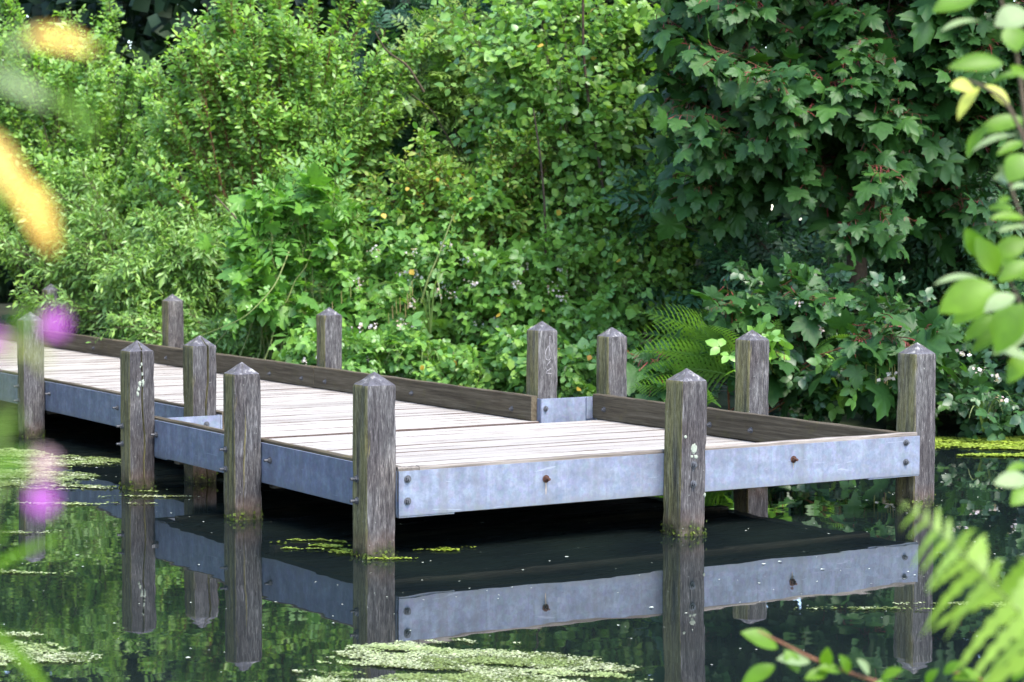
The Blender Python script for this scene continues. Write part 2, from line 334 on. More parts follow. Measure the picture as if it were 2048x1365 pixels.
def tpl_maple(petiole=0.5, droop=0.30):
    half = [(0.05, -0.01), (0.16, -0.07), (0.30, -0.05), (0.43, 0.02), (0.36, 0.10), (0.44, 0.13), (0.50, 0.20), (0.66, 0.30), (0.55, 0.35), (0.56, 0.42), (0.42, 0.43), (0.27, 0.45), (0.31, 0.55), (0.27, 0.63), (0.29, 0.74), (0.17, 0.76), (0.12, 0.86), (0, 1.0)]
    pts = [(0, 0)]+half+[(-x, y) for x, y in half[-2::-1]]
    c = (0, 0.33)
    V = [(c[0], c[1], 0.0)]
    for x, y in pts:
        r = math.hypot(x, y-0.33)
        V.append((x, y, -droop*r*r*1.4+0.05*math.sin(9*math.atan2(x, y-0.33))*r))
    n = len(pts); F = [(0, 1+(i+1) % n, 1+i) for i in range(n)]; mi = [0]*n
    if petiole:
        b = len(V); w = 0.013
        arc = [(0.0, 0.0), (-0.4*petiole, 0.06), (-petiole, -0.02)]
        for y, z in arc: V += [(-w, y, z), (w, y, z), (0, y, z-0.03)]
        for i in range(2):
            a = b+3*i
            for p, q in ((0, 1), (1, 2), (2, 0)):
                F += [(a+p, a+q, a+3+q), (a+p, a+3+q, a+3+p)]; mi += [1, 1]
        V = np.array(V, float); V[:, 1] += petiole
        V[:, 2] += 0.02
    T = np.array(V, float), np.array(F), np.array(mi)
    return T
def merge_tpl(parts):
    V, F, mi = [], [], []; o = 0
    for v, f, m in parts: V.append(v); F.append(f+o); mi.append(m); o += len(v)
    return np.concatenate(V), np.concatenate(F), np.concatenate(mi)
def xf(T, ang, sc_, off, tilt=0.0):
    V, F, mi = T; c, s = math.cos(ang), math.sin(ang)
    W = V*sc_; W = np.stack([W[:, 0], W[:, 1]*math.cos(tilt)-W[:, 2]*math.sin(tilt), W[:, 1]*math.sin(tilt)+W[:, 2]*math.cos(tilt)], 1)
    return np.stack([W[:, 0]*c-W[:, 1]*s, W[:, 0]*s+W[:, 1]*c, W[:, 2]], 1)+np.array(off), F, mi
OV1 = fixup(tpl_oval(0.50, 0.25, 0.14, 1, 0.08))
LANCE1 = fixup(tpl_oval(0.28, 0.25, 0.18, 1, 0.06))
BIRCH1 = fixup(tpl_oval(0.80, 0.15, 0.16, 1, 0.12))
OV = fixup(tpl_oval(0.46, 0.25, 0.14, 3, 0.10))
LANCE = fixup(tpl_oval(0.26, 0.25, 0.18, 2, 0.06))
BIRCH = fixup(tpl_oval(0.78, 0.15, 0.16, 2, 0.14, 0.80))
NEAR = fixup(tpl_oval(0.46, 0.30, 0.22, 7, 0.06))
lf = fixup(tpl_oval(0.70, 0.22, 0.18, 2, 0.03, 0.9))
BRAM = fixup(merge_tpl([xf(lf, 0, 0.62, (0, 0.38, 0)), xf(lf, 1.25, 0.52, (0, 0.34, 0)), xf(lf, -1.25, 0.52, (0, 0.34, 0))]))
lf1 = fixup(tpl_oval(0.7, 0.2, 0.18, 1, 0.04))
BRAM1 = fixup(merge_tpl([xf(lf1, 0, 0.62, (0, 0.38, 0)), xf(lf1, 1.25, 0.52, (0, 0.34, 0)), xf(lf1, -1.25, 0.52, (0, 0.34, 0))]))
lf2 = fixup(tpl_oval(0.38, 0.2, 0.2, 1, 0.03))
ASH = fixup(merge_tpl([xf(lf2, 0, 0.36, (0, 0.66, -0.05))]+[xf(lf2, s*1.0, 0.36, (0, y, -0.05*y)) for y in (0.22, 0.42, 0.60) for s in (-1, 1)]))
MAP = fixup(tpl_maple())
MAPB = fixup(tpl_maple(0.65, 0.62))
MAPC = fixup(tpl_maple(0.4, 0.05))
MAPN = fixup(tpl_maple(0.0))
TINY = (np.array([(-.5, -.4, 0), (.5, -.45, .1), (.55, .4, 0), (-.4, .55, .12)], float), np.array([(0, 1, 2), (0, 2, 3)]), np.zeros(2, int))

def inst_mesh(name, T, pos, Bm, size, rnd, mats, org=(0, 0, 0)):
    V, F, mi = T; n = len(pos); k = len(V)
    W = np.einsum('nij,kj->nki', Bm, V)*np.asarray(size)[:, None, None]+(pos-np.array(org))[:, None, :]
    FF = (F[None]+np.arange(n)[:, None, None]*k).reshape(-1, 3)
    return mesh_np(name, W.reshape(-1, 3), [FF], mats, np.repeat(rnd, k), np.tile(mi, n) if mi.any() else None, smooth=True)

FPX = 75.196/36*2048
def project(P):
    d = P-CAM; z = d@fw
    return 1024+FPX*(d@r2)/z, 682.5-FPX*(d@u2)/z, z
_single = {}
def leaves(root, org, T, pos, Bm, size, mats, nsingle, name='leaf', rnd=None):
    """the leaves that show largest become objects of their own, the rest one part of kind stuff"""
    if isinstance(T, list):
        w = rng.integers(0, len(T), len(pos))
        for i, t_ in enumerate(T): leaves(root, org, t_, pos[w == i], Bm[w == i], size[w == i], mats, nsingle//len(T), name, None if rnd is None else rnd[w == i])
        return
    if rnd is None: rnd = rng.random(len(pos))
    org = np.array(org)
    if nsingle:
        u, v, z = project(pos)
        inf = (u > 10) & (u < 2038) & (v > 10) & (v < 1000)
        facing = np.abs(np.einsum('ni,ni->n', Bm[:, :, 2], (CAM-pos)/np.linalg.norm(CAM-pos, axis=1, keepdims=True)))
        sco = np.where(inf, size/z*(0.35+facing)*np.exp(-(z-z[inf].min() if inf.any() else z)*1.2), -1)
        pick = np.argsort(-sco)[:min(nsingle, int(inf.sum()))]
        keep = np.ones(len(pos), bool); keep[pick] = False
        key = (id(T[0]), mats[0].name if isinstance(mats, list) else mats.name)
        if key not in _single:
            _single[key] = mesh_np(name, T[0], [T[1]], mats, None, T[2] if T[2].any() else None, smooth=True)
        me = _single[key]
        for i in pick:
            o = link(name, me, root)
            B = Bm[i]*size[i]; p = pos[i]-org
            o.matrix_basis = Matrix(((B[0, 0], B[0, 1], B[0, 2], p[0]), (B[1, 0], B[1, 1], B[1, 2], p[1]), (B[2, 0], B[2, 1], B[2, 2], p[2]), (0, 0, 0, 1)))
        pos, Bm, size, rnd = pos[keep], Bm[keep], size[keep], rnd[keep]
    if len(pos):
        o = link('foliage', inst_mesh('foliage', T, pos, Bm, size, rnd, mats, org), root)
        o['kind'] = 'stuff'

# bank frame: a = metres to the right along the far bank, b = metres out from the viewer's bank
Fh = np.array([math.sin(YAW), math.cos(YAW), 0]); Rh = np.array([math.cos(YAW), -math.sin(YAW), 0])
ORG = np.array([CAM[0], CAM[1], 0.0])
def BK(a, b, z=0.0):
    a = np.asarray(a, float); b = np.asarray(b, float); z = np.asarray(z, float)
    return ORG+a[..., None]*Rh+b[..., None]*Fh+z[..., None]*np.array([0, 0, 1.0])
SH_A = np.array([-60, -14, -6, -4.7, -3, -1.5, 0.56, 2.3, 3.6, 6, 10, 60.0])
SH_B = np.array([60, 32, 23.8, 22.3, 20.3, 18.9, 18.7, 16.9, 15.7, 14.2, 12.5, 4.0])
def shore(a): return np.interp(a, SH_A, SH_B)

# ---------------------------------------------------------------- the setting: ground, water
def ground_h(a, b):
    far = b-shore(a); near = 4.6-b
    h = np.where(far > 0, 0.05+0.30*np.tanh(far/1.2)+0.25*np.tanh(np.maximum(far-2, 0)/6), -0.9*np.tanh(np.abs(far)/1.0))
    hn = np.where(near > 0, 0.35*np.tanh(near/3.0), -0.9*np.tanh(np.abs(near)/1.2))
    return np.maximum(h, hn)+0.03*np.sin(a*3.1)*np.sin(b*2.7)
ga = np.unique(np.concatenate([np.linspace(-40, 40, 161), [-900, -400, -200, -100, -60, 60, 100, 200, 400, 900]]))
gb = np.unique(np.concatenate([np.linspace(-12, 45, 150), [-900, -400, -200, -100, -50, -25, 60, 100, 200, 400, 900]]))
A_, B_ = np.meshgrid(ga, gb, indexing='ij')
V = BK(A_, B_, ground_h(A_, B_)).reshape(-1, 3)
ii = np.arange(V.shape[0]).reshape(len(ga), len(gb))
Q = np.stack([ii[:-1, :-1], ii[1:, :-1], ii[1:, 1:], ii[:-1, 1:]], -1).reshape(-1, 4)
tag(link('ground', mesh_np('ground', V, [Q], M['ground'], smooth=True)), kind='structure')
wa = BK(np.array([-45, 45, 45, -45.]), np.array([4.0, 4.0, 50, 50.]), np.zeros(4))
tag(link('water', mesh_np('water', wa, [np.array([(0, 1, 2, 3)])], M['water'])), kind='structure')

# ---------------------------------------------------------------- the jetty
jetty = empty('jetty', (1.7, 1.5, 0.0), 'timber and galvanised steel jetty with bleached deck boards standing on pyramid-topped posts in the pond', 'jetty')
JO = np.array([1.7, 1.5, 0.0])
def jl(x, y, z): return (x-JO[0], y-JO[1], z-JO[2])
ZT, ZB, ZD, ZK = 0.394, 0.189, 0.249, 0.412

# bolt: washer, hexagonal nut and threaded stub along +X
def bolt_mesh(name, stub, mat, r=0.0125):
    V, Q, caps6 = [], [], []
    def prism(n, r, x0, x1, ph=0.0):
        b = len(V)
        for x in (x0, x1):
            for i in range(n):
                t = 2*math.pi*i/n+ph; V.append((x, r*math.cos(t), r*math.sin(t)))
        for i in range(n): Q.append((b+i, b+(i+1) % n, b+n+(i+1) % n, b+n+i))
        c = len(V); V.append((x1, 0, 0))
        for i in range(n): Q.append((b+n+i, b+n+(i+1) % n, c, c))
    prism(12, r*1.45, 0, 0.003); prism(6, r, 0.003, 0.014, 0.3); prism(8, r*0.55, 0.014, 0.014+stub)
    tri = np.array([q[:3] for q in Q if q[2] == q[3]]); quad = np.array([q for q in Q if q[2] != q[3]])
    return mesh_np(name, V, [quad, tri], mat)
BOLT_S = bolt_mesh('bolt', 0.008, M['bolt']); BOLT_L = bolt_mesh('bolt_long', 0.022, M['bolt']); BOLT_R = bolt_mesh('bolt_rusty', 0.018, M['rust'], 0.013)
ROT = {'-x': (0, 0, math.pi), '-y': (0, 0, -math.pi/2), '+x': (0, 0, 0)}
def bolt(me, parent, loc, d):
    o = link('bolt', me, parent, loc); o.rotation_euler = ROT[d]; o.rotation_euler[0] += random.uniform(0, 1) if d[1] == 'x' else 0
    return o

# posts
def post_mesh(h, cap, crack=None, seed=0):
    r_ = np.random.default_rng(seed); w = 0.075; bot = -0.75
    base = np.linspace(-1, 1, 11)
    if crack is not None:
        base = np.unique(np.concatenate([base, [crack-0.2, crack-0.08, crack-0.012, crack+0.012, crack+0.08, crack+0.2]]))
    else: base = np.unique(np.concatenate([base, [-0.93, 0.93]]))
    base = base[(base >= -1) & (base <= 1)]
    other = np.unique(np.concatenate([np.linspace(-1, 1, 9), [-0.93, 0.93]]))
    loop = [(x, -1) for x in base[:-1]]+[(1, y) for y in other[:-1]]+[(-x, 1) for x in other[:-1]]+[(-1, -y) for y in other[:-1]]
    L = np.array(loop); n = len(L)
    # round the arrises
    rr = np.maximum(np.abs(L[:, 0])+np.abs(L[:, 1])-1.88, 0); L = L*(1-0.28*rr[:, None])
    zs = np.concatenate([np.linspace(bot, h-0.012, 34), [h-0.004, h+0.002]])
    V = []
    ph = r_.uniform(0, 6, 6); a1, a2 = r_.uniform(-0.004, 0.004, 2)
    col = r_.normal(0, 0.0007, n)
    for z in zs:
        s = w*(1+0.012*math.sin(z*5+ph[0])+0.008*math.sin(z*11+ph[1]))
        if z > h-0.01: s *= 0.985 if z < h else 0.965
        P = L*s
        P = P*(1+(col*(0.6+0.4*np.sin(z*7+np.arange(n))))[:, None]/w)
        if crack is not None:
            cx = crack+0.09*math.sin(z*6+ph[3])+0.045*math.sin(z*19+ph[4])+r_.normal(0, 0.012)
            dd = np.abs(L[:, 0]-crack); fr = L[:, 1] < -0.9
            depth = np.where(fr & (dd < 0.03), 0.034, 0)*(0.30+0.70*np.clip((z-0.05)/0.5, 0, 1))*(1.0 if seed in (104, 105) else 0.3*max(0, math.sin(z*4+ph[5])))
            P[:, 1] += depth
            P[:, 0] += np.where(fr & (dd < 0.3), (cx-crack)*w, 0)
        corner = (np.abs(L[:, 0]) > 0.86) & (np.abs(L[:, 1]) > 0.86); q_ = np.arctan2(L[:, 1], L[:, 0])
        P = P*(1-np.where(corner, 0.05*np.clip(np.sin(z*13+q_*3+ph[2])+np.sin(z*31+q_*5+ph[5])-0.9, 0, 1), 0))[:, None]
        V.append(np.column_stack([P[:, 0]+a1*z, P[:, 1]+a2*z, np.full(n, z)]))
    for k in (0.12, 0.4, 0.7, 0.93):
        s = w*(1-k)*0.965; P = L*s
        zc = h+cap*k+r_.normal(0, 0.0015, n)*(k < 0.9)
        if crack is not None: P[:, 1] += np.where((L[:, 1] < -0.9) & (np.abs(L[:, 0]-crack) < 0.03), 0.016*(1-k)*(seed in (104, 105)), 0)
        V.append(np.column_stack([P[:, 0]+a1*h, P[:, 1]+a2*h, zc]))
    m = len(V); V = np.concatenate(V+[np.array([[a1*h, a2*h, h+cap*0.985]])])
    ii = np.arange(m*n).reshape(m, n); nx = np.roll(ii, -1, 1)
    Q = np.stack([ii[:-1], nx[:-1], nx[1:], ii[1:]], -1).reshape(-1, 4)
    T = np.stack([ii[-1], nx[-1], np.full(n, m*n)], 1)
    return V, Q, T
POSTS = [  # x, y, apex, crack, lean (x,y), label
    ('P1', 0.075, 0.075, 0.848, None, (0.004, 0), None),
    ('P2', 1.703, -0.101, 0.818, None, (0.012, 0.0), 'lichen-spotted grey post standing outside the middle of the end beam'),
    ('P3', 3.3975, 0.095, 0.886, None, (0, 0), None),
    ('S2', 0.075, 1.503, 0.809, -0.35, (0.0, 0), None),
    ('S3', 0.075, 2.929, 0.849, 0.05, (0, 0), 'grey post split by a long crack with pale lichen in it'),
    ('L4', 0.5175, 3.061, 0.860, 0.18, (0, 0), 'grey post with a deep dark split down its face'),
    ('S5', 0.5175, 6.0, 0.884, None, (0, 0), None),
    ('R1', 2.94, 12.327, 0.872, None, (0, 0), None),
    ('R2', 2.94, 9.204, 0.866, None, (0, 0), None),
    ('R3', 2.94, 6.146, 0.862, -0.15, (0, 0), None),
    ('R4', 2.94, 3.123, 0.884, None, (0.005, 0), 'grey post with a drop shape scratched into its face'),
    ('R5', 3.3975, 2.990, 0.839, None, (0, 0), None),
    ('R6', 3.42, 1.55, 0.888, 0.4, (-0.004, 0.004), None),
    ('L6', 0.5175, 9.15, 0.87, None, (0, 0), None), ('L7', 0.5175, 12.3, 0.87, None, (0, 0), None), ('R0', 2.94, 15.4, 0.87, None, (0, 0), None)]
PO = {}
for k, (nm, x, y, ap, crack, lean, lab) in enumerate(POSTS):
    cap = 0.062
    Vp, Qp, Tp = post_mesh(ap-cap, cap, crack, 100+k)
    o = link('post', mesh_np('post', Vp, [Qp, Tp], M['post'], smooth=False), jetty, jl(x, y, 0))
    o.rotation_euler = (lean[1], lean[0], random.uniform(-0.02, 0.02))
    if lab: o['label'] = lab
    PO[nm] = (o, x, y)
    # moss round the foot, at the waterline
    n = 190 if nm in ('P1', 'P2', 'S2', 'S3') else 70
    if nm not in ('L6', 'L7', 'R0'):
        side = rng.integers(0, 4, n); t = rng.uniform(-0.078, 0.078, n); e = 0.078+rng.uniform(-0.004, 0.007, n)
        px = np.where(side == 0, t, np.where(side == 1, e, np.where(side == 2, t, -e))); py = np.where(side == 0, -e, np.where(side == 1, t, np.where(side == 2, e, t)))
        pz = np.abs(rng.normal(0, 0.020, n))*(0.6+0.8*np.sin(t*60+side*2)**2)+0.001
        lump = np.sin(t*75+side*2.3+k*1.7)+0.7*np.sin(t*170+k*3+side) > rng.uniform(-0.9, 0.9, n); px, py, pz, t, side = px[lump], py[lump], pz[lump], t[lump], side[lump]; n = len(px)
        pos = np.column_stack([px, py, pz]); nn = np.column_stack([px, py, np.full(n, 0.04)])+rng.normal(0, 0.04, (n, 3))
        dd = np.column_stack([rng.normal(0, 0.3, n), rng.normal(0, 0.3, n), np.ones(n)*0.6])
        mo = link('moss', inst_mesh('moss', TINY, pos, basis(dd, nn), rng.uniform(0.006, 0.016, n), rng.random(n), M['moss']), o)
        mo['kind'] = 'stuff'
for nm in ('P1', 'S2', 'S3', 'S5'):
    o, x, y = PO[nm]
    dy = {'P1': 0.097, 'S2': 1.54, 'S3': 2.965, 'S5': 6.045}[nm]-y
    for z in (0.358, 0.257): bolt(BOLT_L, o, (-0.0755, dy, z), '-x')
o, x, y = PO['P2']
for z in (0.35, 0.256): bolt(BOLT_S, o, (0.0, -0.0755, z), '-y')
# lichen crusts, slightly domed
def crust(parent, cx, y, cz, rx, rz, seed, name='lichen', mat='lichen'):
    r_ = np.random.default_rng(seed); n = 22
    V = [(cx, y-0.0035, cz)]
    for ring, rr in ((0, 0.6), (1, 1.0)):
        for i in range(n):
            t = 2*math.pi*i/n; q = rr*(1+(r_.normal(0, 0.16) if ring else 0)); V.append((cx+rx*q*math.cos(t), y-(0.0035 if ring == 0 else -0.001), cz+rz*q*math.sin(t)))
    T = [(0, 1+(i+1) % n, 1+i) for i in range(n)]
    Q = [(1+i, 1+(i+1) % n, 1+n+(i+1) % n, 1+n+i) for i in range(n)]
    return link(name, mesh_np(name, V, [np.array(T), np.array(Q)[:, ::-1]], M[mat]), parent)
o, x, y = PO['P2']
crust(o, 0.0, -0.0755, 0.428, 0.021, 0.03, 1); crust(o, -0.052, -0.0755, 0.488, 0.011, 0.010, 2); crust(o, 0.012, -0.0755, 0.388, 0.013, 0.012, 3)
crust(o, 0.070, -0.0755, 0.198, 0.006, 0.012, 4); crust(o, -0.012, -0.0755, 0.390, 0.009, 0.008, 5)
o, x, y = PO['S3']
for i, (dx, z, a, b) in enumerate([(-0.014, 0.605, 0.009, 0.018), (0.006, 0.612, 0.008, 0.02), (-0.020, 0.575, 0.008, 0.013), (-0.026, 0.548, 0.008, 0.016), (0.002, 0.66, 0.006, 0.012), (-0.002, 0.715, 0.006, 0.010), (-0.01, 0.70, 0.004, 0.006)]):
    crust(o, dx, -0.0765, z, a, b, 20+i)
# scratched drop on the post by the step
o, x, y = PO['R4']
def scratch(pts, w=0.0014):
    P = np.array([(p[0], -0.0772, p[1]) for p in pts], float)[None]
    Vt, Qt = tubes(P, w, w, 4)
    link('carved_mark', mesh_np('carved_mark', Vt, [Qt], M['scratch']), o)
scratch([(0.008, 0.79), (0.006, 0.72), (0.006, 0.66)])
scratch([(-0.004, 0.725), (-0.018, 0.70), (-0.026, 0.665), (-0.018, 0.64), (0.0, 0.632), (0.016, 0.645), (0.018, 0.68), (0.006, 0.71), (-0.004, 0.725)])
scratch([(0.014, 0.63), (-0.012, 0.60)]); scratch([(-0.022, 0.585), (-0.008, 0.565), (0.02, 0.58)]); scratch([(-0.01, 0.57), (-0.016, 0.55), (0.022, 0.545)])

# steel edge beams: web with an inward bottom and top lip, one part each
def beam(x0, x1, y0, y1, face, ends=()):
    """plate beam; face gives the outward normal"""
    t = 0.010
    V, F = [], []
    def add(b):
        v, f = box_np(*b); F.append(f+sum(len(q) for q in V)); V.append(v)
    if face in ('-y', '+y'):
        s = 1 if face == '-y' else -1; y = y0
        add((x0, x1, min(y, y+s*t), max(y, y+s*t), ZB, ZT)); add((x0+0.002, x1-0.002, min(y+s*t, y+s*0.07), max(y+s*t, y+s*0.07), ZB+0.001, ZB+0.009))
        for e0, e1 in ends: add((e0, e1, min(y+s*0.004, y+s*0.08), max(y+s*0.004, y+s*0.08), ZB-0.0085, ZB-0.0005))
    else:
        s = 1 if face == '-x' else -1; x = x0
        add((min(x, x+s*t), max(x, x+s*t), y0, y1, ZB, ZT)); add((min(x+s*t, x+s*0.07), max(x+s*t, x+s*0.07), y0+0.002, y1-0.002, ZB+0.001, ZB+0.009))
        for e0, e1 in ends: add((min(x+s*0.004, x+s*0.08), max(x+s*0.004, x+s*0.08), e0, e1, ZB-0.0085, ZB-0.0005))
    V = np.concatenate(V)-JO; F = np.concatenate(F)
    o = link('edge_beam', mesh_np('edge_beam', V, [F], M['steel']), jetty)
    return o
YE, XS, XW, YB = -0.025, 0.152, 0.601, 2.945
YF = 17.0
end_b = beam(0.152, 3.318, YE, None, '-y', ((0.153, 0.446), (2.966, 3.317)))
for x, z in ((0.196, 0.358), (0.196, 0.256), (3.22, 0.363), (3.22, 0.259)): bolt(BOLT_S, end_b, jl(x, YE-0.0005, z), '-y')
for x, z in ((0.947, 0.312), (2.455, 0.318)):
    bolt(BOLT_R, end_b, jl(x, YE-0.0005, z), '-y')
    # rust run below the nut
    r_ = np.random.default_rng(int(x*100)); zz = np.linspace(z-0.012, z-0.075 if x < 1 else z-0.05, 8); ww = 0.0055*np.linspace(1, 0.25, 8)*(1+r_.normal(0, .2, 8))
    Vr = np.concatenate([np.column_stack([x-ww, np.full(8, YE-0.0008), zz]), np.column_stack([x+ww, np.full(8, YE-0.0008), zz])])-JO
    link('rust_run', mesh_np('rust_run', Vr, [np.array([(i, i+1, i+9, i+8) for i in range(7)])], M['stain']), end_b)
side_b = beam(XS, None, 0.0, YB-0.03, '-x', ((2.70, 2.90),))
for y, z in ((2.847-0.02, 0.314), (1.331, 0.314)): bolt(BOLT_L, side_b, jl(XS-0.0005, y, z), '-x')
for (y0, y1) in ((YB+0.004, 6.0), (6.004, 9.15), (9.154, 12.3), (12.304, YF)):
    wb = beam(XW, None, y0, y1, '-x')
    for yy in ((y0+1.62, y1-0.155) if y1 < 6.1 else (y0+0.3, y0+1.6)): bolt(BOLT_L, wb, jl(XW-0.0005, yy, 0.313), '-x')
rb = beam(3.268, None, 0.0, YB-0.03, '+x'); rw = beam(2.831, None, YB+0.004, YF, '+x')
# step plates at the back of the platform, facing the end
pl = beam(0.165, XW-0.004, YB, None, '-y'); bolt(BOLT_S, pl, jl(0.509, YB-0.0005, 0.344), '-y')
pr = beam(2.824, 3.255, YB, None, '-y'); bolt(BOLT_S, pr, jl(2.856, YB-0.0005, 0.330), '-y')
Vb, Fb = box_np(3.165, 3.212, YB-0.009, YB-0.001, 0.252, ZT-0.004)
link('angle_bracket', mesh_np('angle_bracket', Vb-JO, [Fb], M['steel']), jetty)
# inner steel of the walkway, seen in the open slot beside the step
# kerb boards: right side of the walkway and the platform, low boards behind the other beams
def kerb(x0, x1, y0, y1, z0, z1, ax, mat):
    o = bevel_box('kerb_board', (x1-x0, y1-y0, z1-z0), M[mat], 0.005, jetty, jl((x0+x1)/2, (y0+y1)/2, (z0+z1)/2), 0.0012, 14, ax)
    return o
kj = [2.99, 6.095, 9.16, 12.25, 17.0]
kb = {}
for i in range(4):
    kb[i] = kerb(2.777, 2.820, kj[i]+0.002, kj[i+1]-0.002, ZD+0.004, ZK, 1, 'kerb')
def kbolt(o, x, y, z, d='-x'):
    c = np.array(o.location)+JO; bolt(BOLT_S, o, (x-c[0], y-c[1], z-c[2]), d)
for y, z in ((10.721, .307), (8.965, .315), (6.864, .309), (6.292, .31), (5.893, .312), (4.556, .318), (3.226, .312)):
    i = sum(y > q for q in kj)-1; kbolt(kb[i], 2.7768, y, z)
for (y0, y1) in ((2.012, 2.935), (0.03, 2.008)):
    k = kerb(3.214, 3.256, y0, y1, ZD+0.004, ZK, 1, 'kerb')
    for y, z in ((2.802, .319), (1.683, .316), (1.288, .316)):
        if y0 < y < y1: kbolt(k, 3.2138, y, z)
kerb(XS+0.012, XS+0.046, 0.03, YB-0.006, ZD+0.004, ZK-0.001, 1, 'kerb')
for y0, y1 in ((YB+0.01, 6.09), (6.094, 9.15), (9.154, 17.0)): kerb(XW+0.012, XW+0.046, y0, y1, ZD+0.004, ZK-0.001, 1, 'kerb')
kerb(XS+0.002, 0.262, YE+0.012, YE+0.050, ZD+0.004, ZK, 0, 'kerbx'); kerb(0.266, 1.78, YE+0.012, YE+0.050, ZD+0.004, ZK-0.001, 0, 'kerbx'); kerb(1.784, 3.31, YE+0.012, YE+0.050, ZD+0.004, ZK, 0, 'kerbx')

# deck planks
pitch = 0.1495
def plank_mesh(L):
    return bevel_box('plank', (L, pitch-rng.uniform(0.006, 0.013), 0.036), [M['deck'], M['deckside']], 0.002, rough=0.0009, cuts=10, axis=0, sides=True)
PW = [plank_mesh(3.26-0.17) for _ in range(7)]; PN = [plank_mesh(2.818-0.614) for _ in range(9)]
y = 0.03+pitch/2; i = 0
while y < YF-0.1:
    wide = y+pitch/2 < YB-0.002
    x0, x1 = (0.17, 3.26) if wide else (0.614, 2.818)
    if not wide and y-pitch/2 < YB+0.012: y = YB+0.014+pitch/2
    o = link('plank', (PW if wide else PN)[(i*3) % (7 if wide else 9)], jetty, jl((x0+x1)/2, y, ZD-0.018+random.uniform(-0.0025, 0.0015)))
    o.rotation_euler = (random.uniform(-.008, .008), random.uniform(-.0006, .0006), random.choice((0, math.pi))+random.uniform(-.0012, .0012))
    y += pitch; i += 1
# cross bearers below the deck
for yb in (0.25, 1.5, 2.75, 4.6, 6.1, 7.6, 9.2, 10.8, 12.3, 14, 15.5):
    x0, x1 = (0.24, 3.19) if yb < 2.9 else (0.68, 2.75)
    bevel_box('bearer', (x1-x0, 0.07, 0.06), M['kerbx'], 0.004, jetty, jl((x0+x1)/2, yb, ZD-0.072))
# fallen leaf on the deck
def one_leaf(name, T, p, d, n, s, mats, label=None, cat=None, parent=None):
    B = basis(np.array([d], float), np.array([n], float))[0]*s
    o = link(name, mesh_np(name, T[0], [T[1]], mats, None, T[2] if T[2].any() else None, smooth=True), parent)
    o.matrix_basis = Matrix(((B[0, 0], B[0, 1], B[0, 2], p[0]), (B[1, 0], B[1, 1], B[1, 2], p[1]), (B[2, 0], B[2, 1], B[2, 2], p[2]), (0, 0, 0, 1)))
    if label: tag(o, label, cat)
    return o
one_leaf('fallen_leaf', OV, (2.02, 3.62, ZD+0.004), (1, -.2, 0), (0, 0.1, 1), 0.12, M['deadleaf'], 'brown fallen leaf lying on the pale deck boards', 'leaf')

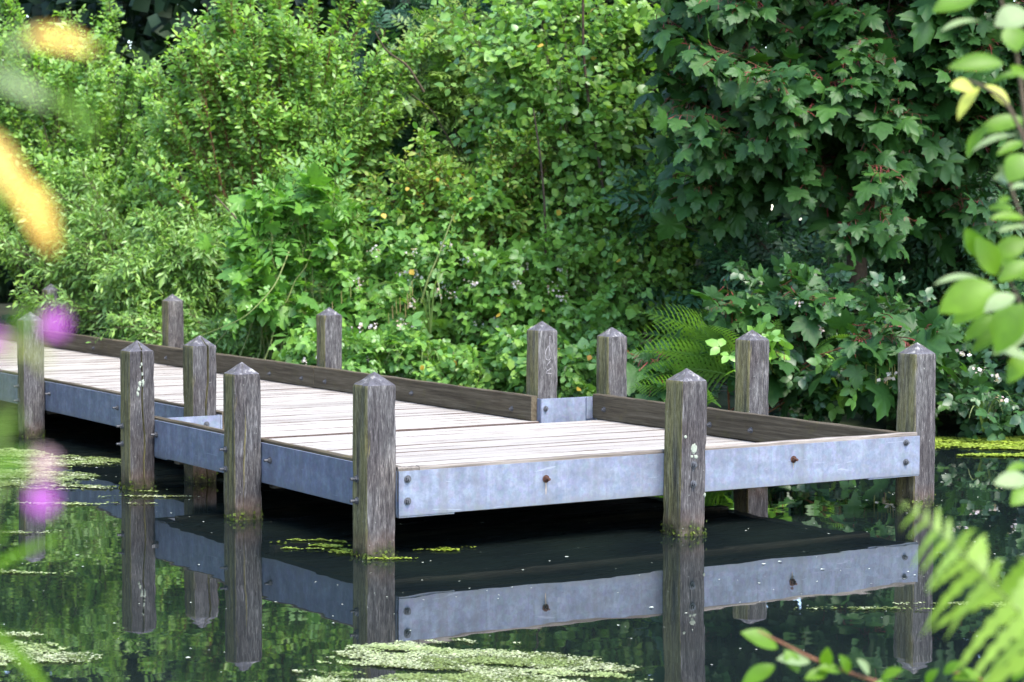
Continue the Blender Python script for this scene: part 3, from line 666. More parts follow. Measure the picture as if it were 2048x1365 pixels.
# ---------------------------------------------------------------- shrubs and trees on the far bank
UPV = np.array([0, 0, 1.0])
def crown_points(blobs, n):
    """random points in a union of ellipsoids given in the bank frame (a, b, z, ra, rb, rz)"""
    vol = np.array([q[3]*q[4]*q[5] for q in blobs]); pick = rng.choice(len(blobs), n, p=vol/vol.sum())
    d = rng.normal(size=(n, 3)); d /= np.linalg.norm(d, axis=1, keepdims=True); r = rng.random(n)**0.42
    q = np.array(blobs)[pick]; p = q[:, :3]+d*r[:, None]*q[:, 3:6]
    return p
def shrub(name, label, cat, base, blobs, T, mats, size, nstem, ntwig, nleaf, twigL, nsingle=0, bark='twig', rstem=0.012, group=None,
          upness=0.8, droop=0.0, nrm_up=0.7, trunk=None, zmin=0.02, size_var=0.3, spread_=0.9, leaf_name='leaf', out=0.5, hang=0.0, limb=None):
    """a woody plant: stems rise from the base into the crown, twigs leave the stems, leaves sit along the twigs"""
    bw = BK(*[np.array(c, float) for c in base]); root = empty(name, bw, label, cat, group)
    nb = max(1, nstem)
    tip = crown_points(blobs, nb); tipw = BK(tip[:, 0], tip[:, 1], tip[:, 2])
    tipw[:, 2] = np.maximum(tipw[:, 2], zmin+0.1)
    st = bw+np.column_stack([rng.normal(0, 0.18, nb), rng.normal(0, 0.18, nb), np.full(nb, -0.05)])
    if limb:      # boughs leave the trunk higher up
        hh = rng.uniform(limb[0], limb[1], nb); hh = np.minimum(hh, tipw[:, 2]+0.1); st = np.column_stack([np.full(nb, bw[0]), np.full(nb, bw[1]), hh])+rng.normal(0, 0.04, (nb, 3))
    mid = st*0.45+tipw*0.55; mid[:, 2] = st[:, 2]+(tipw[:, 2]-st[:, 2])*rng.uniform(0.55, 0.85, nb)
    mid[:, :2] += rng.normal(0, 0.10, (nb, 2))
    t = np.linspace(0, 1, 9)[None, :, None]
    S = st[:, None]*(1-t)**2+2*mid[:, None]*t*(1-t)+tipw[:, None]*t*t
    S[:, 1:-1] += rng.normal(0, 0.012, (nb, 7, 3))
    Vs, Qs = tubes(S, rstem*rng.uniform(0.7, 1.3, nb), rstem*0.3, 5)
    o = link('stems', mesh_np('stems', Vs-bw, [Qs], M['trunk' if limb else bark], smooth=True), root); o['kind'] = 'stuff'
    # twigs
    si = rng.integers(0, nb, ntwig); tt = 0.30+0.70*np.sqrt(rng.random(ntwig))
    f = tt*8; i0 = np.minimum(f.astype(int), 7); fr = (f-i0)[:, None]
    p0 = S[si, i0]*(1-fr)+S[si, i0+1]*fr
    cen = np.array([np.mean([q[0] for q in blobs]), np.mean([q[1] for q in blobs]), np.mean([q[2] for q in blobs])])
    cw = BK(cen[0], cen[1], cen[2])
    dirn = S[si, np.minimum(i0+1, 8)]-S[si, i0]; dirn /= np.linalg.norm(dirn, axis=1, keepdims=True)+1e-9
    ow = (p0-cw)*np.array([1, 1, 0.4]); ow /= np.linalg.norm(ow, axis=1, keepdims=True)+1e-9
    rd = rng.normal(size=(ntwig, 3)); rd /= np.linalg.norm(rd, axis=1, keepdims=True)
    td = dirn*0.5+ow*out+rd*spread_+UPV*upness; td /= np.linalg.norm(td, axis=1, keepdims=True)
    L = twigL*rng.uniform(0.5, 1.3, ntwig)
    k = 4; s = np.linspace(0, 1, k)
    TW = p0[:, None]+td[:, None]*(L[:, None]*s[None])[..., None]
    TW[..., 2] -= (droop*L[:, None]*s[None]**2)
    TW += np.cumsum(rng.normal(0, 0.006, TW.shape), axis=1)
    low = TW[:, -1, 2] > zmin; TW = TW[low]; L = L[low]; ntwig = len(TW)
    Vt, Qt = tubes(TW, rstem*0.32, rstem*0.12, 3)
    o = link('twigs', mesh_np('twigs', Vt-bw, [Qt], M[bark], smooth=True), root); o['kind'] = 'stuff'
    # leaves along each twig
    u = (np.arange(nleaf)+0.5)/nleaf; u = 0.12+0.88*u
    uu = np.clip(u[None]+rng.normal(0, 0.03, (ntwig, nleaf)), 0.02, 1.0)
    f = uu*(k-1); i0 = np.minimum(f.astype(int), k-2); fr = (f-i0)[..., None]
    ar = np.arange(ntwig)[:, None]
    P = TW[ar, i0]*(1-fr)+TW[ar, i0+1]*fr
    tv = TW[ar, i0+1]-TW[ar, i0]; tv /= np.linalg.norm(tv, axis=2, keepdims=True)+1e-9
    az = (np.arange(nleaf)*2.4)[None]+rng.uniform(0, 6.28, (ntwig, 1))+rng.normal(0, 0.4, (ntwig, nleaf))
    ref = np.where(np.abs(tv[..., 2:3]) > 0.9, np.array([1.0, 0, 0]), UPV)
    A = np.cross(tv, ref); A /= np.linalg.norm(A, axis=2, keepdims=True)+1e-9; Bv = np.cross(tv, A)
    sd = A*np.cos(az)[..., None]+Bv*np.sin(az)[..., None]
    ld = sd*0.85+tv*(0.45+0.5*uu[..., None])+np.array([0, 0, -0.25])
    nn = UPV*nrm_up+sd*(-0.15)+rng.normal(0, 0.45, P.shape)
    # leaves turn towards the open water and the light
    nn = nn+(-Fh)*(0.28+0.5*hang)
    if hang: ld = ld*(1-0.6*hang)+hang*(np.array([0, 0, -0.75])-Fh*0.45+rng.normal(0, 0.45, ld.shape))
    P = P.reshape(-1, 3); ld = ld.reshape(-1, 3); nn = nn.reshape(-1, 3)
    sz = size*np.exp(rng.normal(0, size_var, len(P)))*np.where(rng.random(len(P)) < 0.5, 1, 0.85)
    rn = np.repeat(rng.random(ntwig), nleaf); rn = (rn+rng.normal(0, 0.13, len(rn))) % 1.0      # shoots of one plant differ in tone
    ok = P[:, 2] > zmin; P, ld, nn, sz, rn = P[ok], ld[ok], nn[ok], sz[ok], rn[ok]
    leaves(root, bw, T, P, basis(ld, nn), sz, mats, nsingle, leaf_name, rn)
    if trunk:
        pts = np.array([BK(*[np.array(c, float) for c in q]) for q in trunk[0]])
        # smooth the polyline
        tt_ = np.linspace(0, len(pts)-1, 22); pp = np.column_stack([np.interp(tt_, np.arange(len(pts)), pts[:, j]) for j in range(3)])
        pp[1:-1] = (pp[:-2]+pp[1:-1]*2+pp[2:])/4
        Vk, Qk = tubes(pp[None], trunk[1], trunk[2], 8)
        link('trunk', mesh_np('trunk', Vk-bw, [Qk], M['trunk'], smooth=True), root)
    return root, bw
def blossoms(root, bw, pts, r=0.03, n=14, mat='blossom'):
    for p in pts:
        w = BK(*[np.array(c, float) for c in p]); q = w+rng.normal(0, r, (n, 3))*np.array([1, 1, 0.8])
        o = link('flower_cluster', inst_mesh('flower_cluster', TINY, q, basis(rng.normal(size=(n, 3)), rng.normal(size=(n, 3))+UPV*.5), rng.uniform(0.012, 0.028, n), rng.random(n), M[mat], w), root, w-bw)
        o['kind'] = 'stuff'
def dead(root, bw, n, blobs, size, mat='deadleaf'):
    p = crown_points(blobs, n); P = BK(p[:, 0], p[:, 1]-0.25, p[:, 2])
    rd = rng.normal(size=(n, 3)); rd[:, 2] -= 0.6
    o = link('turned_leaves', inst_mesh('turned_leaves', BIRCH, P, basis(rd, UPV+(-Fh)*0.8+rng.normal(0, .4, (n, 3))), np.full(n, size), rng.random(n), M[mat], bw), root)
    o['kind'] = 'stuff'

# tall willow that fills the upper left
shrub('willow', 'tall bright green willow with upright reddish shoots behind the far end of the walkway', 'shrub', (-2.35, 21.4, 0.2),
      [(-2.5, 21.4, 2.1, 1.30, 0.8, 1.5), (-1.9, 21.2, 2.9, 1.0, 0.7, 1.25), (-2.6, 21.3, 3.3, 0.85, 0.6, 0.95), (-1.75, 21.0, 1.8, 0.70, 0.6, 1.0)], OV1, M['willow'], 0.068, 120, 5600, 14, 0.34, 240, 'redtwig', 0.010, upness=0.95, droop=0.0, spread_=0.55)
shrub('willow', 'loose pale green willow at the far left edge of the bank', 'shrub', (-4.9, 24.2, 0.2),
      [(-5.0, 24.0, 2.2, 1.5, 0.9, 1.6), (-4.3, 23.7, 1.9, 1.1, 0.8, 1.5), (-5.3, 24.2, 3.4, 1.0, 0.8, 1.0), (-3.6, 22.6, 1.7, 0.9, 0.7, 1.4)], OV1, M['willow'], 0.066, 120, 5600, 14, 0.34, 160, 'twig', 0.010, upness=0.75, droop=0.05, spread_=0.7)
# low dense sallow over the water, left
shrub('sallow_bush', 'low dense sallow bush overhanging the water beside the far walkway kerb', 'shrub', (-3.3, 21.3, 0.12),
      [(-3.9, 22.0, 0.85, 1.3, 0.7, 0.75), (-2.9, 20.8, 0.8, 1.1, 0.6, 0.75), (-2.6, 20.9, 1.35, 1.0, 0.6, 0.65), (-4.6, 22.7, 1.3, 0.9, 0.6, 0.8)], LANCE1, M['willowd'], 0.072, 110, 4800, 13, 0.30, 200, 'twig', 0.009, upness=0.45, droop=0.25, spread_=0.8)
shrub('sallow_bush', 'sallow sprays hanging low between the two far kerb posts', 'shrub', (-2.2, 20.0, 0.1),
      [(-2.35, 19.75, 0.55, 0.75, 0.45, 0.40), (-3.1, 20.1, 0.45, 0.6, 0.4, 0.32)], LANCE1, M['willowd'], 0.080, 28, 800, 11, 0.30, 120, 'twig', 0.008, upness=0.35, droop=0.35, spread_=0.8)
# young sycamore and ash saplings
r_, b_ = shrub('sycamore_sapling', 'light green young sycamore in front of the willow', 'sapling', (-2.05, 19.0, 0.25),
      [(-2.05, 18.9, 1.25, 0.42, 0.3, 0.45), (-1.85, 18.9, 1.55, 0.35, 0.3, 0.30), (-2.2, 18.85, 0.95, 0.3, 0.25, 0.3)], MAPN, [M['mapley'], M['petiole']], 0.125, 16, 110, 6, 0.28, 150, 'greenstem', 0.008, upness=0.5, droop=0.15)
r_, b_ = shrub('ash_sapling', 'light green ash sapling with feathered leaves beside the young sycamore', 'sapling', (-1.9, 19.2, 0.25),
      [(-1.95, 19.0, 1.75, 0.40, 0.25, 0.30), (-2.2, 19.0, 1.55, 0.30, 0.25, 0.3), (-1.55, 19.0, 0.85, 0.35, 0.3, 0.35)], ASH, M['mapley'], 0.26, 14, 70, 6, 0.25, 80, 'greenstem', 0.007, upness=0.5, droop=0.2)
# elder and yellowing trees high in the middle
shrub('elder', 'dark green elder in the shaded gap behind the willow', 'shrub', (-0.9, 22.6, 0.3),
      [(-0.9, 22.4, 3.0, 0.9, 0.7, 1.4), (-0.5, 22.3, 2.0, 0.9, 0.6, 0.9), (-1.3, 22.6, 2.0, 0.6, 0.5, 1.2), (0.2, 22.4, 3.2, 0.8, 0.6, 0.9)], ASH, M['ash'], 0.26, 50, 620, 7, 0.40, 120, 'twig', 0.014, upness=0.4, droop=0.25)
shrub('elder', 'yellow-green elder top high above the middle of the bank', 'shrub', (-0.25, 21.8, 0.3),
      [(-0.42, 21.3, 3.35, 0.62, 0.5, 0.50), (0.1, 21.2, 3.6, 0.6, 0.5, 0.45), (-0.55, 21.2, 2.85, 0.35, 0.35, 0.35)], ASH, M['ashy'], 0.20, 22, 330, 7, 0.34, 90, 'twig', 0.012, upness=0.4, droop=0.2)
# birch sapling
bl = [(0.45, 19.6, 2.6, 1.0, 0.6, 1.1), (0.75, 19.3, 1.55, 0.95, 0.55, 0.95), (0.2, 19.4, 3.1, 0.8, 0.5, 0.6), (-0.25, 19.5, 2.35, 0.40, 0.4, 0.35), (1.15, 19.2, 2.2, 0.75, 0.5, 1.1), (0.9, 19.4, 3.3, 0.9, 0.5, 0.6)]
r_, b_ = shrub('birch', 'slender birch with thin brown trunk and small rounded leaves behind the step post', 'tree', (0.62, 19.4, 0.25), bl, BIRCH, M['birch'], 0.080, 60, 1900, 9, 0.40, 300, 'twig', 0.008, upness=0.25, droop=0.12, spread_=0.8, out=0.7,
      trunk=([(0.62, 19.2, 0.2), (0.68, 19.05, 0.8), (0.82, 19.0, 1.3), (0.80, 19.0, 1.9), (0.70, 19.05, 2.4), (0.62, 19.1, 3.0), (0.62, 19.0, 4.0)], 0.022, 0.010))
dead(r_, b_, 11, bl, 0.075)
# bramble thicket in the middle
bl = [(-0.7, 18.9, 0.95, 0.85, 0.5, 0.65), (0.1, 18.8, 0.85, 0.9, 0.5, 0.65), (-0.35, 19.0, 1.45, 0.9, 0.5, 0.55), (0.75, 18.7, 0.75, 0.7, 0.45, 0.55), (-1.2, 18.9, 0.7, 0.6, 0.4, 0.5)]
r_, b_ = shrub('bramble_thicket', 'sunlit bramble thicket with faded flower heads in the middle of the bank', 'bramble', (-0.3, 19.2, 0.2), bl, BRAM, M['bramble'], 0.105, 60, 1350, 7, 0.38, 300, 'greenstem', 0.007, upness=0.35, droop=0.3, spread_=0.9)
blossoms(r_, b_, [(-0.45+rng.normal(0, .55), 18.45+rng.uniform(-.1, .2), 0.75+rng.uniform(-.35, .6)) for _ in range(26)], 0.03, 14)
dead(r_, b_, 10, bl, 0.07)
bl = [(-0.75, 19.1, 1.85, 0.55, 0.4, 0.35), (-0.2, 19.1, 1.75, 0.5, 0.4, 0.35), (0.1, 19.1, 2.15, 0.3, 0.3, 0.3)]
r_, b_ = shrub('dogwood_bush', 'yellowing small-leaved bush on top of the bramble thicket', 'shrub', (-0.5, 19.4, 0.2), bl, OV, M['yellowtwig'], 0.066, 34, 900, 10, 0.24, 150, 'redtwig', 0.007, upness=0.5, droop=0.1)
dead(r_, b_, 12, bl, 0.05)
# rounded leaves over the water below the thicket
bl = [(-0.35, 17.9, 0.33, 0.45, 0.3, 0.26), (0.15, 17.8, 0.36, 0.40, 0.3, 0.30), (0.65, 17.5, 0.32, 0.30, 0.3, 0.26), (0.4, 17.7, 0.25, 0.4, 0.3, 0.2)]
r_, b_ = shrub('ivy_bush', 'low round-leaved bush hanging over the water behind the step posts', 'shrub', (0.1, 18.5, 0.1), bl, BIRCH, M['birch'], 0.072, 34, 520, 9, 0.24, 220, 'twig', 0.006, upness=0.15, droop=0.4)
dead(r_, b_, 8, bl, 0.06)
r_, b_ = shrub('bramble_thicket', 'bramble hanging over the water between the kerb posts left of the step', 'bramble', (-1.3, 18.7, 0.1),
      [(-1.4, 18.3, 0.38, 0.35, 0.3, 0.32), (-0.9, 18.2, 0.36, 0.35, 0.3, 0.3), (-1.75, 18.6, 0.3, 0.3, 0.3, 0.26)], BRAM, M['bramble'], 0.105, 24, 280, 7, 0.3, 110, 'greenstem', 0.006, upness=0.2, droop=0.4)
blossoms(r_, b_, [(-1.5+rng.normal(0, .3), 18.0, 0.45+rng.uniform(-.2, .25)) for _ in range(7)], 0.025, 12)

# the big sycamore on the right, with trunk, boughs and large lobed leaves
bl = [(2.5, 16.9, 3.0, 1.5, 0.9, 1.05), (2.1, 16.6, 2.25, 1.10, 0.7, 0.75), (3.3, 16.6, 2.2, 1.1, 0.8, 0.8), (1.6, 16.7, 3.1, 0.65, 0.6, 0.85), (3.9, 16.6, 3.1, 1.0, 0.8, 1.0), (2.6, 16.5, 1.75, 0.9, 0.55, 0.38), (1.45, 16.7, 1.95, 0.40, 0.45, 0.55), (2.4, 17.4, 4.3, 1.9, 1.2, 1.0)]
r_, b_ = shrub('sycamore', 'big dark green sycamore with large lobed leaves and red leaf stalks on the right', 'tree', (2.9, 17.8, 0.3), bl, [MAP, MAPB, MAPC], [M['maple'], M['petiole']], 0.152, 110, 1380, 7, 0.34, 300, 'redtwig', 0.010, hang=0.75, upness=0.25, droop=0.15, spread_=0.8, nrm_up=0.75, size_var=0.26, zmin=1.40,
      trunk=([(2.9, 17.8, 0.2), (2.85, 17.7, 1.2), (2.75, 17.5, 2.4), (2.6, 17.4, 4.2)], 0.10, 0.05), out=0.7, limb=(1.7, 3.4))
# low brambles and sycamore suckers on the right, over the water
bl = [(2.40, 16.0, 0.75, 0.62, 0.45, 0.42), (3.2, 15.5, 0.60, 0.8, 0.45, 0.40), (2.2, 15.9, 0.98, 0.5, 0.4, 0.28), (3.9, 15.3, 0.55, 0.7, 0.4, 0.45), (3.6, 15.2, 0.3, 0.7, 0.35, 0.25), (2.6, 15.9, 0.4, 0.6, 0.35, 0.25)]
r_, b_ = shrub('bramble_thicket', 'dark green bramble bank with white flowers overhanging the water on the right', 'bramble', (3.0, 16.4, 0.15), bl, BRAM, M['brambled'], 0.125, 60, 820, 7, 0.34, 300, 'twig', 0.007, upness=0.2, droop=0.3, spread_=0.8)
blossoms(r_, b_, [(2.62, 14.95, 0.42), (2.66, 14.95, 0.46), (3.15, 14.9, 0.62), (3.25, 14.9, 0.50), (3.4, 14.8, 0.3), (3.35, 14.8, 0.45), (2.1, 15.5, 0.95), (2.25, 15.5, 0.75), (3.5, 14.8, 0.6), (2.9, 15.2, 0.75)], 0.022, 8)
r_, b_ = shrub('bramble_spray', 'bright green bramble spray arching out behind the rear platform posts', 'bramble', (2.15, 16.2, 0.15),
      [(2.05, 15.35, 0.60, 0.35, 0.25, 0.2), (2.0, 15.4, 0.80, 0.2, 0.2, 0.12), (2.3, 15.2, 0.42, 0.25, 0.2, 0.12)], BRAM, M['bramble'], 0.13, 8, 20, 6, 0.25, 200, 'greenstem', 0.006, upness=0.2, droop=0.3)
bl = [(1.85, 15.6, 0.98, 0.25, 0.22, 0.20), (2.1, 15.8, 0.78, 0.25, 0.22, 0.2), (1.85, 15.5, 0.62, 0.15, 0.2, 0.16), (2.75, 15.1, 0.68, 0.30, 0.2, 0.20), (1.2, 15.7, 0.42, 0.18, 0.2, 0.12)]
r_, b_ = shrub('sycamore_sucker', 'blue-green sycamore shoots low among the brambles behind the rear post', 'sapling', (2.0, 16.2, 0.15), bl, MAP, [M['maple'], M['petiole']], 0.15, 20, 80, 6, 0.26, 240, 'redtwig', 0.007, hang=0.6, upness=0.3, droop=0.2)
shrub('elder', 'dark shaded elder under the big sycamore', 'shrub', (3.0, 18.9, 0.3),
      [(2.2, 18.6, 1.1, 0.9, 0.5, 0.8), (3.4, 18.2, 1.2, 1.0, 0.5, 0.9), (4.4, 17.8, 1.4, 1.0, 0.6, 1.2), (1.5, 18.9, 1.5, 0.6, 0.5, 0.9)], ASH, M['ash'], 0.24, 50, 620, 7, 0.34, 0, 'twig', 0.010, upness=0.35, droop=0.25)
# understory at the foot of the bank so that the soil does not show
bl = [(a, float(shore(a))+0.55, 0.22, 0.8, 0.4, 0.28) for a in np.arange(-5.6, 5.0, 0.9)]
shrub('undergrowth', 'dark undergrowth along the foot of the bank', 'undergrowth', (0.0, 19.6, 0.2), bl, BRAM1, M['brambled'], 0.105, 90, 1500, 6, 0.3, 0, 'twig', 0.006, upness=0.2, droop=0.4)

# ferns
def frond_mesh(Lf, arch, mat, npin=22, wid=0.34, fine=True, org=None):
    """a whole frond along +Y, arching; pinnae with toothed edges"""
    pin = []
    Vs, Fs, o = [], [], 0
    for i in range(npin):
        t = 0.12+0.88*i/(npin-1); y = Lf*t; z = arch*Lf*(t-t*t*1.25)
        pl = Lf*wid*math.sin(math.pi*min(1, (t-0.02)**0.75))*1.0*(1-0.15*t)+0.004
        for s in (-1, 1):
            n = 9 if fine else 5; top, bot = [], []
            ang = 0.35+0.25*t
            for k in range(n+1):
                q = k/n; hw = pl*0.085*(1-q)**0.7*(1.0 if (k % 2 == 0 or not fine) else 0.35)+0.0004
                cx = s*pl*q*math.cos(ang); cy = y+pl*q*math.sin(ang); cz = z-0.28*pl*q*q
                top.append((cx-s*hw*math.sin(ang), cy+hw*math.cos(ang), cz)); bot.append((cx+s*hw*math.sin(ang), cy-hw*math.cos(ang), cz))
            Vs += top+bot
            for k in range(n):
                f = (o+k, o+k+1, o+n+1+k+1, o+n+1+k); Fs.append(f if s < 0 else f[::-1])
            o += 2*(n+1)
    Vs = np.array(Vs); tt = np.linspace(0, 1, 14)
    P = np.column_stack([np.zeros(14), Lf*tt, arch*Lf*(tt-tt*tt*1.25)])[None]
    Vr, Qr = tubes(P, Lf*0.007, Lf*0.002, 4)
    return mesh_np('frond', np.concatenate([Vs, Vr]), [np.array(Fs), Qr+len(Vs)], mat)
FR = [frond_mesh(0.75, 0.55, M['fern']), frond_mesh(0.62, 0.45, M['fern']), frond_mesh(0.5, 0.6, M['fern'])]
def fern(label, base, specs, cat='fern'):
    w = BK(*[np.array(c, float) for c in base]); root = empty('fern', w, label, cat, None)
    for (az, tilt, k, s, rl) in specs:      # az: degrees from the bank's right direction towards the viewer
        o = link('frond', FR[k], root); d = Rh*math.cos(R(az))-Fh*math.sin(R(az))
        ang = math.atan2(d[1], d[0])-math.pi/2
        o.rotation_euler = (R(tilt), R(rl), ang); o.scale = (s, s, s)
    return root
fern('large fern with arching fronds in the shade behind the step', (1.70, 15.75, 0.36),
     [(172, 50, 0, 1.25, 40), (182, 36, 0, 1.25, 45), (165, 24, 1, 1.4, 40), (176, 66, 0, 1.05, 45), (168, 6, 1, 1.3, 45), (120, 45, 1, 1.1, 10), (70, 55, 1, 1.0, -10)])
fern('fern drooping to the water behind the two step posts', (1.52, 15.5, 0.18),
     [(165, 22, 1, 1.1, 40), (178, 36, 1, 1.15, 45), (140, 15, 2, 1.1, 20)])
fern('small bright fern tip hanging in the dark gap by the corner post', (2.62, 15.7, 0.62), [(165, 5, 2, 0.85, 30), (120, 10, 2, 0.6, 10)])
fern('little fern low in the bramble thicket', (-0.55, 18.6, 0.55), [(150, 20, 2, 0.8, 20), (110, 25, 2, 0.7, 10)])

# pendulous sedges: arching blades and hanging spikes
def sedge(label, base, n, L, nspike, lean=(-0.6, -0.4), seed=1):
    r_ = np.random.default_rng(seed); w = BK(*[np.array(c, float) for c in base]); root = empty('sedge', w, label, 'sedge')
    for i in range(n+nspike):
        a = r_.normal(lean[0], 0.45); b = r_.normal(lean[1], 0.25); l = L*r_.uniform(0.7, 1.15); t = np.linspace(0, 1, 12)
        d = Rh*a+Fh*b; P = np.outer(t, d)*l*0.75; P[:, 2] = l*(1.55*t-1.25*t**2.2)
        wd = (0.0075 if i < n else 0.0028)*(1-t**2)+0.0008; sd = np.cross(d, UPV); sd /= np.linalg.norm(sd)
        V = np.concatenate([P-sd*wd[:, None], P+np.array([0, 0, -0.002]), P+sd*wd[:, None]])
        Q = [(k, k+1, 13+k, 12+k) for k in range(11)]+[(12+k, 13+k, 25+k, 24+k) for k in range(11)]
        link('blade' if i < n else 'stalk', mesh_np('blade', V, [np.array(Q)], M['sedge']), root)
        if i >= n:
            for q in (8, 9, 10, 11):
                h = P[q]; ls = r_.uniform(0.09, 0.14); Ps = np.array([h, h+[0, 0, -ls*0.3], h+[0.004, 0, -ls*0.7], h+[0.002, 0, -ls]])[None]
                Vs, Qs = tubes(Ps, 0.0035, 0.0042, 5)
                link('spike', mesh_np('spike', Vs, [Qs], M['spike'], smooth=True), root)
sedge('pendulous sedge arching over from the middle of the bramble thicket', (-0.7, 18.3, 0.55), 10, 0.85, 3, (-0.75, -0.25), 3)
sedge('sedge with drooping blades and hanging spikes at the foot of the thicket', (-0.75, 18.1, 0.15), 12, 0.6, 3, (-0.3, -0.3), 4)
sedge('sedge with hanging spikes in front of the low brambles by the corner post', (2.85, 15.1, 0.40), 5, 0.42, 3, (-0.9, -0.2), 5)
sedge('thin sedge tuft at the water edge on the far right', (3.3, 14.9, 0.06), 12, 0.5, 0, (0.2, -0.3), 6)
# long arching bramble canes
def cane(label, pts, r0, mat='greenstem', leaf=True):
    P = np.array([BK(*[np.array(c, float) for c in q]) for q in pts]); t = np.linspace(0, len(P)-1, 20)
    # quadratic smoothing
    S = np.column_stack([np.interp(t, np.arange(len(P)), P[:, j]) for j in range(3)])
    for _ in range(3): S[1:-1] = (S[:-2]+2*S[1:-1]+S[2:])/4
    w = P[0]; root = empty('bramble_cane', w, label, 'bramble cane')
    V, Q = tubes(S[None], r0, r0*0.5, 6); link('stem', mesh_np('stem', V-w, [Q], M[mat], smooth=True), root)
    if leaf:
        for i in range(3, 20, 2):
            d = (S[i]-S[i-1]); d = np.cross(d, Fh)*(1 if i % 4 == 1 else -1)+rng.normal(0, .02, 3); B = basis(d[None], (UPV*.5-Fh)[None])[0]*0.075; p = S[i]-w
            o = link('leaf', BRLEAF, root); o.matrix_basis = Matrix(((*B[0], p[0]), (*B[1], p[1]), (*B[2], p[2]), (0, 0, 0, 1)))
BRLEAF = mesh_np('leaf', BRAM[0], [BRAM[1]], M['bramble'])
cane('pale bramble cane rising out of the thicket left of the birch', [(-0.78, 18.3, 0.82), (-0.72, 18.25, 1.02), (-0.62, 18.25, 1.25), (-0.50, 18.3, 1.58)], 0.011)
cane('thin green cane arching down beside the young sycamore', [(-1.95, 18.7, 1.25), (-2.05, 18.5, 0.95), (-2.3, 18.4, 0.68), (-2.75, 18.6, 0.50)], 0.007)
cane('bare brown willow limb slanting up left of the young sycamore', [(-2.25, 19.6, 0.75), (-2.35, 19.6, 1.15), (-2.5, 19.7, 1.5), (-2.75, 19.8, 1.75)], 0.014, 'twig', False)

cane('second thin brown birch stem left of the main trunk', [(0.30, 18.75, 0.9), (0.28, 18.6, 1.7), (0.24, 18.6, 2.1), (0.18, 18.7, 2.5)], 0.012, 'trunk', False)
cane('grey dead branch across the dark gap above the bramble thicket', [(-0.85, 20.6, 2.75), (-1.0, 20.5, 3.0), (-1.2, 20.4, 3.12), (-1.3, 20.3, 3.3)], 0.013, 'twig', False)
cane('bare grey twig rising above the yellowing bush', [(-0.55, 20.2, 2.2), (-0.75, 20.0, 2.55), (-0.95, 20.0, 2.7)], 0.008, 'twig', False)
# the wood behind
n = 78000
a = np.where(rng.random(n) < 0.5, rng.uniform(-13, 0.3, n), rng.uniform(0.0, 9.5, n)); dep = rng.random(n)**1.3*4.5
b = np.interp(a, [-13, -6, -3, 0, 3, 6, 11], [33, 27.0, 24.4, 23.4, 19.8, 18.6, 17.2])+dep+0.5*np.sin(a*1.7)
z = rng.random(n)*(6.4+0.6*np.sin(a*0.9+1)+dep*0.5)+0.1
mid_ = rng.random(n) < 0.09      # the gap between the birch and the sycamore is closed by nearer growth
a = np.where(mid_, rng.uniform(0.2, 2.0, n), a); b = np.where(mid_, rng.uniform(20.6, 23.0, n), b)
P = BK(a, b, z); ld = rng.normal(size=(n, 3)); ld[:, 2] -= 0.5
nn = UPV*0.5-Fh*0.5+rng.normal(0, 0.5, (n, 3))
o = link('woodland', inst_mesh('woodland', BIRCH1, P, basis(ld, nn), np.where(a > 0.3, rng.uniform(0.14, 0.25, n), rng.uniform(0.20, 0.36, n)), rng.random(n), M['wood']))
tag(o, 'dark wood of trees behind the bank', 'woodland', kind='stuff')
# unseen trees added on the west side to shade the left-facing sides of the jetty
n = 16000
a = -10.0-rng.random(n)*5; b = rng.uniform(1, 33, n); z = rng.random(n)*(7.5+1.2*np.sin(b*0.7))+0.2
P = BK(a, b, z); ld = rng.normal(size=(n, 3)); ld[:, 2] -= 0.5
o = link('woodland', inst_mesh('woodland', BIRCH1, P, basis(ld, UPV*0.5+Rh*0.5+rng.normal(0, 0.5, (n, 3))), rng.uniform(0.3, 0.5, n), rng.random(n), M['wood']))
tag(o, 'unseen trees added along the west side of the pond to shade the jetty', 'woodland', kind='stuff')

